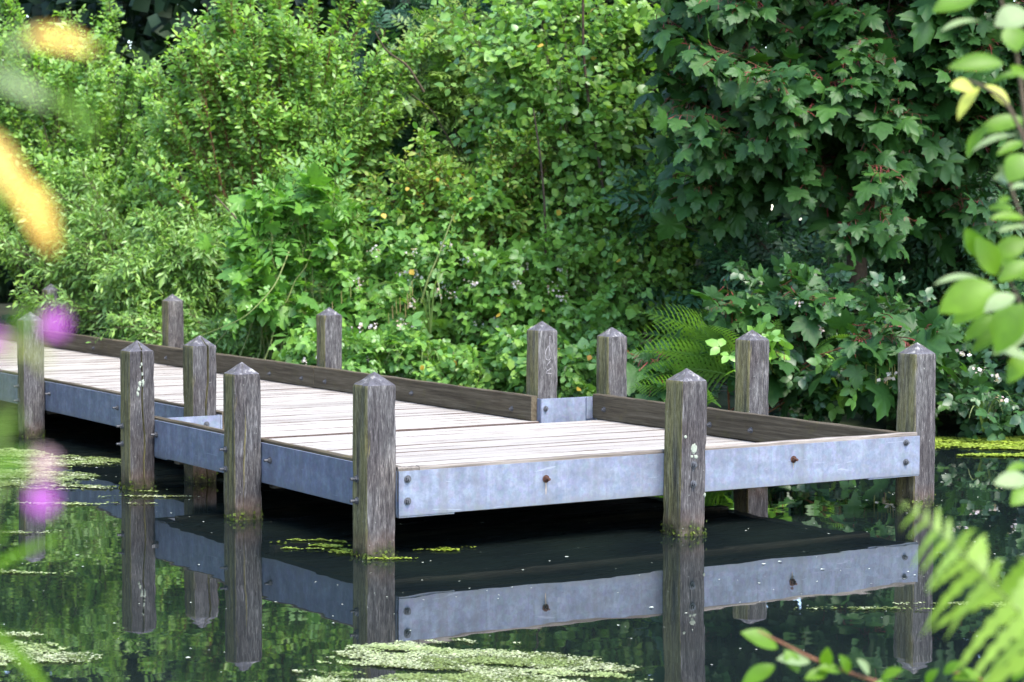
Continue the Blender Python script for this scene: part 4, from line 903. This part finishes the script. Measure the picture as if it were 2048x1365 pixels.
# ---------------------------------------------------------------- duckweed and floating bits
def weed_patch(label, blobs, n, mat, smin, smax, thr=0.0, seed=0, name='duckweed', zz=0.004):
    """small fronds packed in drifts; blobs (x, y, rx, ry, rot)"""
    r_ = np.random.default_rng(seed); X = []
    ar = np.array([q[2]*q[3] for q in blobs]); cnt = (n*ar/ar.sum()).astype(int)
    for (x, y, rx, ry, ro), c in zip(blobs, cnt):
        q = r_.normal(size=(c*3, 2)); rad = np.sqrt(r_.random(c*3))[:, None]; q = q/np.linalg.norm(q, axis=1, keepdims=True)*rad
        wob = np.sin(q[:, 0]*9+seed)*np.cos(q[:, 1]*8+seed*2)+0.6*np.sin(q[:, 0]*23+q[:, 1]*17)
        edge = rad[:, 0]+0.22*wob
        px, py = q[:, 0]*rx, q[:, 1]*ry; g = np.stack([px*math.cos(ro)-py*math.sin(ro)+x, px*math.sin(ro)+py*math.cos(ro)+y], 1)
        al = g@np.array([Rh[0], Rh[1]]); ac = g@np.array([Fh[0], Fh[1]])
        hole = np.sin(al*5+2*np.sin(ac*6))+np.sin(ac*17+al*3+1.5*np.sin(al*7))+0.8*np.sin(ac*41+al*9)+0.5*np.sin(al*27+2*np.sin(ac*19))
        ok = (edge < 0.82+r_.normal(0, 0.06, len(edge))) & (hole+r_.normal(0, .35, len(hole)) > thr)
        X.append(g[ok][:c])
    g = np.concatenate(X); m = len(g); P = np.column_stack([g, r_.uniform(zz-0.001, zz+0.004, m)])
    d = np.column_stack([r_.normal(size=(m, 2)), np.zeros(m)]); nn = UPV+r_.normal(0, 0.12, (m, 3))
    al = g@np.array([Rh[0], Rh[1]]); ac = g@np.array([Fh[0], Fh[1]])
    tone = 0.5+0.26*np.sin(al*4.3+1.7*np.sin(ac*7)+seed)+0.16*np.sin(ac*23+al*5)+0.10*np.sin(al*31+ac*13); tone = np.clip(tone+r_.normal(0, 0.14, m), 0.02, 0.98)
    o = link(name, inst_mesh(name, TINY, P, basis(d, nn), r_.uniform(smin, smax, m), tone, M[mat]))
    tag(o, label, 'duckweed', kind='stuff')
fr = math.atan2(Rh[1], Rh[0])
weed_patch('pale duckweed drift under the left end of the walkway', [(-0.35, 3.75, 0.50, 0.50, fr), (0.12, 4.45, 0.48, 0.34, fr), (-0.9, 4.0, 0.6, 0.6, fr), (-0.1, 5.0, 0.4, 0.4, fr), (-0.25, 3.15, 0.3, 0.12, fr)], 17000, 'weed', 0.009, 0.019, -1.1, 1)
weed_patch('thin duckweed streak in front of the cracked post', [(-0.05, 2.55, 0.35, 0.05, fr), (-0.45, 2.45, 0.45, 0.05, fr), (0.1, 2.75, 0.12, 0.05, fr)], 420, 'weed', 0.008, 0.018, 0.1, 2)
weed_patch('dark duckweed clump at the foot of the near corner post', [(-0.02, 0.52, 0.20, 0.17, fr), (0.05, 0.22, 0.12, 0.08, fr), (0.1, -0.05, 0.12, 0.03, fr)], 1100, 'weedy', 0.007, 0.016, 0.15, 3)
weed_patch('small duckweed streak right of the near corner post', [(0.40, 0.02, 0.17, 0.06, fr), (0.52, 0.06, 0.1, 0.04, fr)], 330, 'weedy', 0.008, 0.016, 0.2, 4)
weed_patch('big pale duckweed mat floating nearest the viewer', [(-0.78, -2.12, 0.48, 0.36, fr), (-1.08, -2.2, 0.34, 0.32, fr), (-0.48, -2.40, 0.26, 0.18, fr), (-0.85, -1.85, 0.22, 0.10, fr), (-0.8, -2.7, 0.55, 0.35, fr)], 26000, 'weed', 0.004, 0.011, -0.25, 5)
weed_patch('pale duckweed mat at the lower left', [(-2.06, -1.22, 0.20, 0.22, fr), (-2.3, -1.05, 0.28, 0.25, fr), (-1.93, -1.38, 0.14, 0.10, fr), (-1.95, -0.88, 0.12, 0.05, fr)], 5200, 'weed', 0.004, 0.011, -0.9, 6)
weed_patch('scattered duckweed left of the reflected posts', [(-1.40, 0.42, 0.28, 0.05, fr), (-1.65, 0.6, 0.3, 0.06, fr), (-1.0, 1.55, 0.25, 0.04, fr)], 500, 'weed', 0.007, 0.014, 0.2, 7)
weed_patch('bright green algae and duckweed along the far right bank', [(6.05, 2.15, 0.85, 0.36, fr), (6.7, 2.0, 0.9, 0.5, fr), (5.7, 1.55, 0.5, 0.10, fr), (6.3, 1.3, 0.7, 0.10, fr), (5.5, 2.9, 0.7, 0.35, fr), (5.1, 3.7, 0.7, 0.4, fr), (6.5, 0.9, 0.6, 0.05, fr)], 22000, 'weedy', 0.012, 0.032, -1.7, 8)
weed_patch('thin band of algae along the bank behind the step', [(5.2, 6.6, 1.0, 0.35, fr), (4.4, 7.8, 1.0, 0.3, fr)], 4000, 'weedy', 0.012, 0.028, -0.4, 9)
weed_patch('duckweed strip at the lower right behind the fern', [(1.25, -2.2, 0.5, 0.03, fr), (1.6, -2.3, 0.4, 0.05, fr)], 500, 'weed', 0.006, 0.013, -0.2, 10)
ns = 420; aa = rng.uniform(-3.2, 3.6, ns); bb = rng.uniform(7.2, 13.8, ns)
P = BK(aa, bb, np.full(ns, 0.003)); d = np.column_stack([rng.normal(size=(ns, 2)), np.zeros(ns)])
o = link('floating_specks', inst_mesh('floating_specks', TINY, P, basis(d, np.tile(UPV, (ns, 1))), rng.choice([0.005, 0.007, 0.010, 0.016], ns, p=[.5, .3, .15, .05]), rng.random(ns), M['speck']))
tag(o, 'tiny pale specks scattered on the dark water', 'debris', kind='stuff')
# ---------------------------------------------------------------- plants on the viewer's own bank
NEAR_R = [
    ((0.814, 3.756, 1.938), (0.731, 3.725, 1.921), 0.5, 'n', (0, 0.6, 0.8)) ,
    ((0.817, 3.735, 1.892), (0.738, 3.705, 1.889), 0.3, 'p', (0, 0.9, 0.3)) ,
    ((0.82, 3.571, 1.807), (0.725, 3.541, 1.81), 0.36, 'n', (0, 0.5, 0.9)) ,
    ((0.876, 3.648, 1.9), (0.815, 3.617, 1.884), 0.7, 'p', (0.3, 0.6, 0.7)) ,
    ((0.864, 3.744, 1.889), (0.871, 3.711, 1.845), 0.8, 'n', (0, 0.3, 1)) ,
    ((0.813, 3.78, 1.78), (0.771, 3.75, 1.787), 0.6, 'y', (0, 0.5, 0.8)) ,
    ((0.816, 3.747, 1.782), (0.766, 3.714, 1.733), 0.32, 'y', (-0.3, 0.6, 0.5)) ,
    ((0.836, 3.822, 1.79), (0.881, 3.79, 1.755), 0.45, 'y', (0.2, 0.6, 0.6)) ,
    ((0.929, 3.858, 1.728), (0.831, 3.827, 1.716), 0.38, 'n', (0, 0.7, 0.7)) ,
    ((0.846, 3.824, 1.718), (0.799, 3.791, 1.669), 0.36, 'n', (-0.5, 0.5, 0.6)) ,
    ((0.885, 3.729, 1.695), (0.793, 3.699, 1.686), 0.26, 'p', (0, 0.9, 0.3)) ,
    ((0.916, 3.831, 1.687), (0.861, 3.8, 1.673), 0.35, 'n', (0, 0.6, 0.6)) ,
    ((0.854, 3.574, 1.66), (0.823, 3.542, 1.618), 0.75, 'n', (0, 0.2, 1)) ,
    ((0.85, 3.676, 1.813), (0.87, 3.645, 1.794), 0.5, 'n', (0, 0.5, 0.8)) ,
    ((0.909, 3.778, 1.803), (0.836, 3.748, 1.801), 0.25, 'n', (0, 0.8, 0.5)) ,
    ((0.877, 3.813, 1.627), (0.863, 3.783, 1.64), 0.5, 'p', (0, 0, 1)) ,
    ((0.83, 3.592, 1.611), (0.807, 3.563, 1.622), 0.5, 'p', (0, 0.4, 0.8)) ,
    ((0.876, 3.628, 1.606), (0.84, 3.598, 1.609), 0.35, 'p', (0, 0.8, 0.5)) ,
    ((0.866, 3.729, 1.588), (0.842, 3.699, 1.582), 0.35, 'n', (0, 0.5, 0.8)) ,
    ((0.846, 3.605, 1.566), (0.801, 3.575, 1.574), 0.3, 'n', (0, 0.5, 0.8)) ,
    ((0.81, 3.675, 1.48), (0.776, 3.648, 1.53), 0.52, 'y2', (-0.2, 0.2, 1)) ,
    ((0.829, 3.649, 1.45), (0.793, 3.623, 1.517), 0.55, 'n', (0.1, 0.2, 1)) ,
    ((0.796, 3.616, 1.448), (0.712, 3.587, 1.457), 0.24, 'p', (0, 0.9, 0.4)) ,
    ((0.814, 3.586, 1.442), (0.715, 3.554, 1.406), 0.55, 'n', (0, 0.5, 0.9)) ,
    ((0.857, 3.717, 1.429), (0.762, 3.684, 1.38), 0.4, 'n', (-0.1, 0.5, 0.8)) ,
    ((0.843, 3.567, 1.424), (0.784, 3.536, 1.407), 0.5, 'p', (0.1, 0.7, 0.5)) ,
    ((0.874, 3.835, 1.38), (0.808, 3.802, 1.342), 0.38, 'n', (0, 0.5, 0.8)) ,
    ((0.878, 3.731, 1.405), (0.833, 3.698, 1.354), 0.5, 'n', (0, 0.3, 1)) ,
    ((0.873, 3.638, 1.413), (0.82, 3.603, 1.33), 0.5, 'n', (0, 0.4, 0.9)) ,
    ((0.909, 3.75, 1.374), (0.841, 3.717, 1.323), 0.5, 'p', (0.2, 0.6, 0.6)) ,
    ((0.877, 3.8, 1.358), (0.814, 3.768, 1.323), 0.35, 'n', (0, 0.6, 0.7)) ,
    ((0.902, 3.726, 1.479), (0.844, 3.694, 1.449), 0.45, 'n', (0, 0.5, 0.9)) ,
    ((0.916, 3.788, 1.514), (0.847, 3.757, 1.489), 0.5, 'n', (0, 0.4, 0.9)) ,
    ((0.888, 3.691, 1.549), (0.823, 3.662, 1.561), 0.3, 'n', (0, 0.7, 0.7)) ,
    ((0.891, 3.687, 1.536), (0.833, 3.657, 1.539), 0.28, 'p', (0, 0.8, 0.5)) ,
    ((0.91, 3.76, 1.444), (0.859, 3.732, 1.479), 0.5, 'n', (0.1, 0.3, 1)) ,
    ((0.894, 3.702, 1.324), (0.857, 3.669, 1.274), 0.5, 'n', (0, 0.4, 0.9)) ,
    ((0.884, 3.62, 1.107), (0.821, 3.591, 1.112), 0.5, 'p', (0, 0.6, 0.8)) ,
    ((0.879, 3.608, 1.096), (0.845, 3.577, 1.075), 0.6, 'n', (0, 0.4, 0.9)) ,
    ((0.863, 3.559, 1.14), (0.826, 3.529, 1.139), 0.35, 'n', (0, 0.6, 0.7)) ,
    ((0.89, 3.674, 1.308), (0.833, 3.646, 1.336), 0.4, 'p', (0, 0.7, 0.6)) ,
]
R_STEMS=[ [(0.923, 3.709, 0.739), (0.916, 3.728, 1.059), (0.91, 3.742, 1.304), (0.89, 3.749, 1.418), (0.842, 3.752, 1.479), (0.818, 3.754, 1.515)] , [(0.927, 3.713, 1.323), (0.902, 3.724, 1.514), (0.874, 3.728, 1.584), (0.858, 3.731, 1.631)] , [(0.913, 3.706, 1.54), (0.887, 3.714, 1.687), (0.852, 3.718, 1.756), (0.813, 3.719, 1.78), (0.787, 3.72, 1.79)] , [(0.904, 3.728, 1.584), (0.888, 3.738, 1.757), (0.874, 3.744, 1.853), (0.858, 3.746, 1.892), (0.838, 3.751, 1.983)] ]
NEAR_B=[
    ((0.49, 3.861, 0.765), (0.426, 3.844, 0.807), 0.5) ,
    ((0.497, 3.861, 0.767), (0.524, 3.839, 0.733), 0.6) ,
    ((0.486, 3.86, 0.738), (0.419, 3.838, 0.713), 0.45) ,
    ((0.549, 3.86, 0.742), (0.488, 3.841, 0.76), 0.5) ,
    ((0.572, 3.859, 0.729), (0.574, 3.841, 0.769), 0.55) ,
    ((0.581, 3.859, 0.724), (0.535, 3.839, 0.722), 0.5) ,
    ((0.618, 3.859, 0.72), (0.602, 3.841, 0.758), 0.5) ,
    ((0.609, 3.859, 0.724), (0.56, 3.84, 0.742), 0.4) ,
    ((0.654, 3.858, 0.718), (0.635, 3.84, 0.753), 0.5) ,
    ((0.673, 3.858, 0.711), (0.705, 3.84, 0.738), 0.5) ,
    ((0.786, 3.859, 0.72), (0.814, 3.84, 0.75), 0.5) ,
    ((0.8, 3.858, 0.711), (0.85, 3.839, 0.729), 0.4) ,
    ((0.755, 3.858, 0.702), (0.769, 3.839, 0.735), 0.5) ,
    ((0.855, 3.858, 0.707), (0.896, 3.839, 0.729), 0.45) ,
    ((0.7, 3.858, 0.704), (0.656, 3.838, 0.704), 0.5) ,
    ((0.855, 3.858, 0.702), (0.828, 3.84, 0.738), 0.4) ,
    ((0.91, 3.858, 0.707), (0.941, 3.84, 0.743), 0.4) ,
]
B_STEM= [(0.883, 3.852, 0.602), (0.764, 3.856, 0.675), (0.654, 3.858, 0.711), (0.563, 3.86, 0.742), (0.49, 3.862, 0.779), (0.449, 3.863, 0.799)] ;B_STEM2= [(0.974, 3.852, 0.602), (0.891, 3.857, 0.684), (0.846, 3.859, 0.72), (0.8, 3.859, 0.725)]
FERN_R= [(0.826, 2.664, 0.844), (0.743, 2.67, 0.945), (0.667, 2.674, 1.026), (0.604, 2.678, 1.096), (0.547, 2.681, 1.149), (0.49, 2.684, 1.194)] ;FERN_R2= [(0.822, 2.708, 0.741), (0.757, 2.715, 0.869), (0.706, 2.722, 0.978), (0.673, 2.726, 1.062), (0.654, 2.73, 1.119)]
LEFT=[
    ((-0.219, 0.956, 1.63), (-0.186, 0.946, 1.628), 0.26, 'o') ,
    ((-0.237, 0.955, 1.614), (-0.204, 0.945, 1.604), 0.24, 'pale') ,
    ((-0.207, 0.955, 1.608), (-0.181, 0.944, 1.588), 0.18, 'g') ,
    ((-0.241, 0.954, 1.593), (-0.212, 0.942, 1.558), 0.26, 'o') ,
    ((-0.22, 0.953, 1.57), (-0.201, 0.941, 1.538), 0.3, 'o') ,
    ((-0.214, 0.956, 1.635), (-0.22, 0.946, 1.619), 0.2, 'pale') ,
    ((-0.239, 0.953, 1.573), (-0.223, 0.942, 1.551), 0.3, 'g') ,
    ((-0.236, 0.945, 1.436), (-0.213, 0.936, 1.446), 0.35, 'g') ,
    ((-0.223, 0.949, 1.5), (-0.209, 0.939, 1.508), 0.42, 'g') ,
    ((-0.236, 0.948, 1.491), (-0.21, 0.938, 1.494), 0.18, 'tan') ,
    ((-0.214, 0.948, 1.495), (-0.204, 0.938, 1.484), 0.25, 'tan') ,
    ((-0.234, 0.946, 1.45), (-0.219, 0.937, 1.463), 0.3, 'gr') ,
]
FLOW= [((-0.203, 0.949, 1.503), 0.0052, 'purple'), ((-0.208, 0.944, 1.425), 0.0058, 'purple'), ((-0.207, 0.945, 1.441), 0.005, 'pink'), ((-0.229, 0.948, 1.493), 0.006, 'purple')]
LSTEM=[ [(-0.256, 0.945, 1.266), (-0.243, 0.95, 1.356), (-0.234, 0.954, 1.423), (-0.227, 0.957, 1.464), (-0.228, 0.958, 1.493), (-0.216, 0.959, 1.502)] , [(-0.258, 0.935, 1.269), (-0.252, 0.946, 1.447), (-0.245, 0.952, 1.558), (-0.234, 0.955, 1.613), (-0.223, 0.956, 1.631)] , [(-0.232, 0.944, 1.425), (-0.218, 0.945, 1.436), (-0.208, 0.945, 1.428)] ]
GRASS=[
    ((-0.43, 1.686, 1.256), (-0.362, 1.669, 1.304), 0.09) ,
    ((-0.43, 1.685, 1.236), (-0.354, 1.661, 1.177), 0.1) ,
    ((-0.422, 1.687, 1.274), (-0.394, 1.669, 1.312), 0.08) ,
]
def bkp(q): return BK(*[np.array(c, float) for c in q])
def near_leaf(root, org, base, tip, wr, mat, nrm, T=None):
    p0, p1 = bkp(base), bkp(tip); d = p1-p0; L = np.linalg.norm(d)
    n = Rh*nrm[0]+UPV*nrm[1]-Fh*nrm[2]
    B = basis(d[None], n[None])[0]; B = B.copy(); B[:, 0] *= L*wr/0.46; B[:, 1] *= L; B[:, 2] *= L
    key = ('near', mat.name)
    if key not in _single: _single[key] = mesh_np('leaf', NEAR[0], [NEAR[1]], mat, smooth=True)
    o = link('leaf', _single[key], root); p = p0-org
    o.matrix_basis = Matrix(((*B[0], p[0]), (*B[1], p[1]), (*B[2], p[2]), (0, 0, 0, 1)))
    return o
def near_stem(root, org, pts, r0, r1, mat):
    P = np.array([bkp(q) for q in pts]); t = np.linspace(0, len(P)-1, 26)
    Sx = np.column_stack([np.interp(t, np.arange(len(P)), P[:, j]) for j in range(3)])
    for _ in range(2): Sx[1:-1] = (Sx[:-2]+2*Sx[1:-1]+Sx[2:])/4
    V, Q = tubes(Sx[None], r0, r1, 7)
    return link('stem', mesh_np('stem', V-org, [Q], M[mat], smooth=True), root)
# sallow branch at the right edge
base = (1.0, 3.75, 0.10); org = bkp(base)
rt_ = empty('sallow_branch', org, 'sallow branch with broad bright leaves reaching in at the right edge close to the viewer', 'shrub')
for i, pts in enumerate(R_STEMS):
    near_stem(rt_, org, [base]+[(1.0, 3.75, 0.6)]+pts if i == 0 else pts, 0.007 if i == 0 else 0.0045, 0.0022, 'twig')
near_stem(rt_, org, [(1.0, 3.75, 0.6), (0.96, 3.75, 1.2), (0.93, 3.74, 1.6), (0.91, 3.72, 1.9)], 0.006, 0.003, 'twig')
for b_, t_, w_, m_, n_ in NEAR_R:
    near_leaf(rt_, org, b_, t_, w_, M[{'n': 'nearleaf', 'p': 'nearpale', 'y': 'nearyellow', 'y2': 'nearleaf'}[m_]], n_)
# bramble spray low on the right
base = (1.15, 3.8, 0.10); org = bkp(base)
rt_ = empty('bramble_spray', org, 'blurred bramble spray at the bottom right close to the viewer', 'bramble')
near_stem(rt_, org, [base]+B_STEM, 0.005, 0.002, 'redtwig'); near_stem(rt_, org, [base]+B_STEM2, 0.005, 0.002, 'redtwig')
for i, (b_, t_, w_) in enumerate(NEAR_B):
    near_leaf(rt_, org, b_, t_, w_, M['nearpale' if i % 5 == 3 else 'nearleaf'], (0.1*(i % 3-1), 0.7, 0.6))
# fern frond low on the right
base = (0.99, 2.7, 0.19); org = bkp(base)
rt_ = empty('fern', org, 'blurred light green fern frond at the lower right close to the viewer', 'fern')
def near_frond(pts, maxp, seed):
    P = np.array([bkp(q) for q in pts]); t = np.linspace(0, len(P)-1, 60)
    Sx = np.column_stack([np.interp(t, np.arange(len(P)), P[:, j]) for j in range(3)])
    for _ in range(6): Sx[1:-1] = (Sx[:-2]+2*Sx[1:-1]+Sx[2:])/4
    V, Q = tubes(Sx[None], 0.0022, 0.0006, 5); link('rachis', mesh_np('rachis', V-org, [Q], M['greenstem'], smooth=True), rt_)
    for k in range(6, 59, 2):
        q = k/59; T_ = Sx[min(k+1, 59)]-Sx[k-1]; T_ /= np.linalg.norm(T_)
        sd = np.cross(T_, -Fh+UPV*0.35); sd /= np.linalg.norm(sd)
        pl = maxp*min(1, (1-q)*1.9)**0.9*(0.72+0.28*random.random())+0.003
        for s in (-1, 1):
            dr = sd*s*0.86+T_*random.uniform(0.25, 0.6)+np.array([0, 0, -0.10])-Fh*random.uniform(-0.35, 0.35); dr /= np.linalg.norm(dr); n = 10; Vp = []
            random_sag = random.uniform(0.15, 0.6); wdir = np.cross(dr, -Fh); wdir /= np.linalg.norm(wdir)
            for j in range(n+1):
                x = j/n; hw = pl*0.15*(1-x)**0.75*(1 if j % 2 == 0 else 0.55)+0.0003; c_ = Sx[k]-org+dr*pl*x+np.array([0, 0, -random_sag*pl*x*x])
                Vp += [c_-wdir*hw, c_+wdir*hw]
            o = link('pinna', mesh_np('pinna', np.array(Vp), [np.array([(2*j, 2*j+1, 2*j+3, 2*j+2) for j in range(n)])], M['fernl']), rt_)
near_frond([base, (0.97, 2.7, 0.6)]+FERN_R, 0.155, 1)
near_frond([base, (0.95, 2.73, 0.6)]+FERN_R2, 0.11, 2)
# willowherb at the left edge, very close
base = (-0.30, 0.95, 0.30); org = bkp(base)
rt_ = empty('willowherb', org, 'strongly blurred willowherb with orange leaves and purple flowers at the left edge', 'wildflower')
for i, pts in enumerate(LSTEM): near_stem(rt_, org, ([base, (-0.29, 0.95, 0.8)] if i < 2 else [])+pts, 0.0022 if i < 2 else 0.001, 0.0009, 'greenstem')
LM = dict(o='orange', pale='nearpale', g='nearleaf', gr='fernl', tan='spike')
for b_, t_, w_, m_ in LEFT: near_leaf(rt_, org, b_, t_, w_, M[LM[m_]], (0.2, 0.5, 0.8))
for (p, r_f, mt) in FLOW:
    w = bkp(p); fl = link('flower', None, rt_, w-org)
    for k in range(5):
        an = 2*math.pi*k/5+0.4; d = (Rh*math.cos(an)+UPV*math.sin(an))*0.9-Fh*0.35; B = basis(d[None], (-Fh-0.3*d)[None])[0]*r_f*1.15; B[:, 0] *= 2.0
        key = ('petal', mt)
        if key not in _single: _single[key] = mesh_np('petal', NEAR[0], [NEAR[1]], M[mt], smooth=True)
        o = link('petal', _single[key], fl); o.matrix_basis = Matrix(((*B[0], 0), (*B[1], 0), (*B[2], 0), (0, 0, 0, 1)))
# grass blades at the lower left
base = (-0.52, 1.7, 0.30); org = bkp(base)
rt_ = empty('grass_tuft', org, 'blurred green grass blades leaning in at the lower left corner', 'grass')
for b_, t_, w_ in GRASS:
    near_leaf(rt_, org, b_, t_, w_, M['nearleaf'], (0.2, 0.6, 0.7))
    near_stem(rt_, org, [base, (-0.5, 1.7, 0.9), b_], 0.0025, 0.0018, 'greenstem')
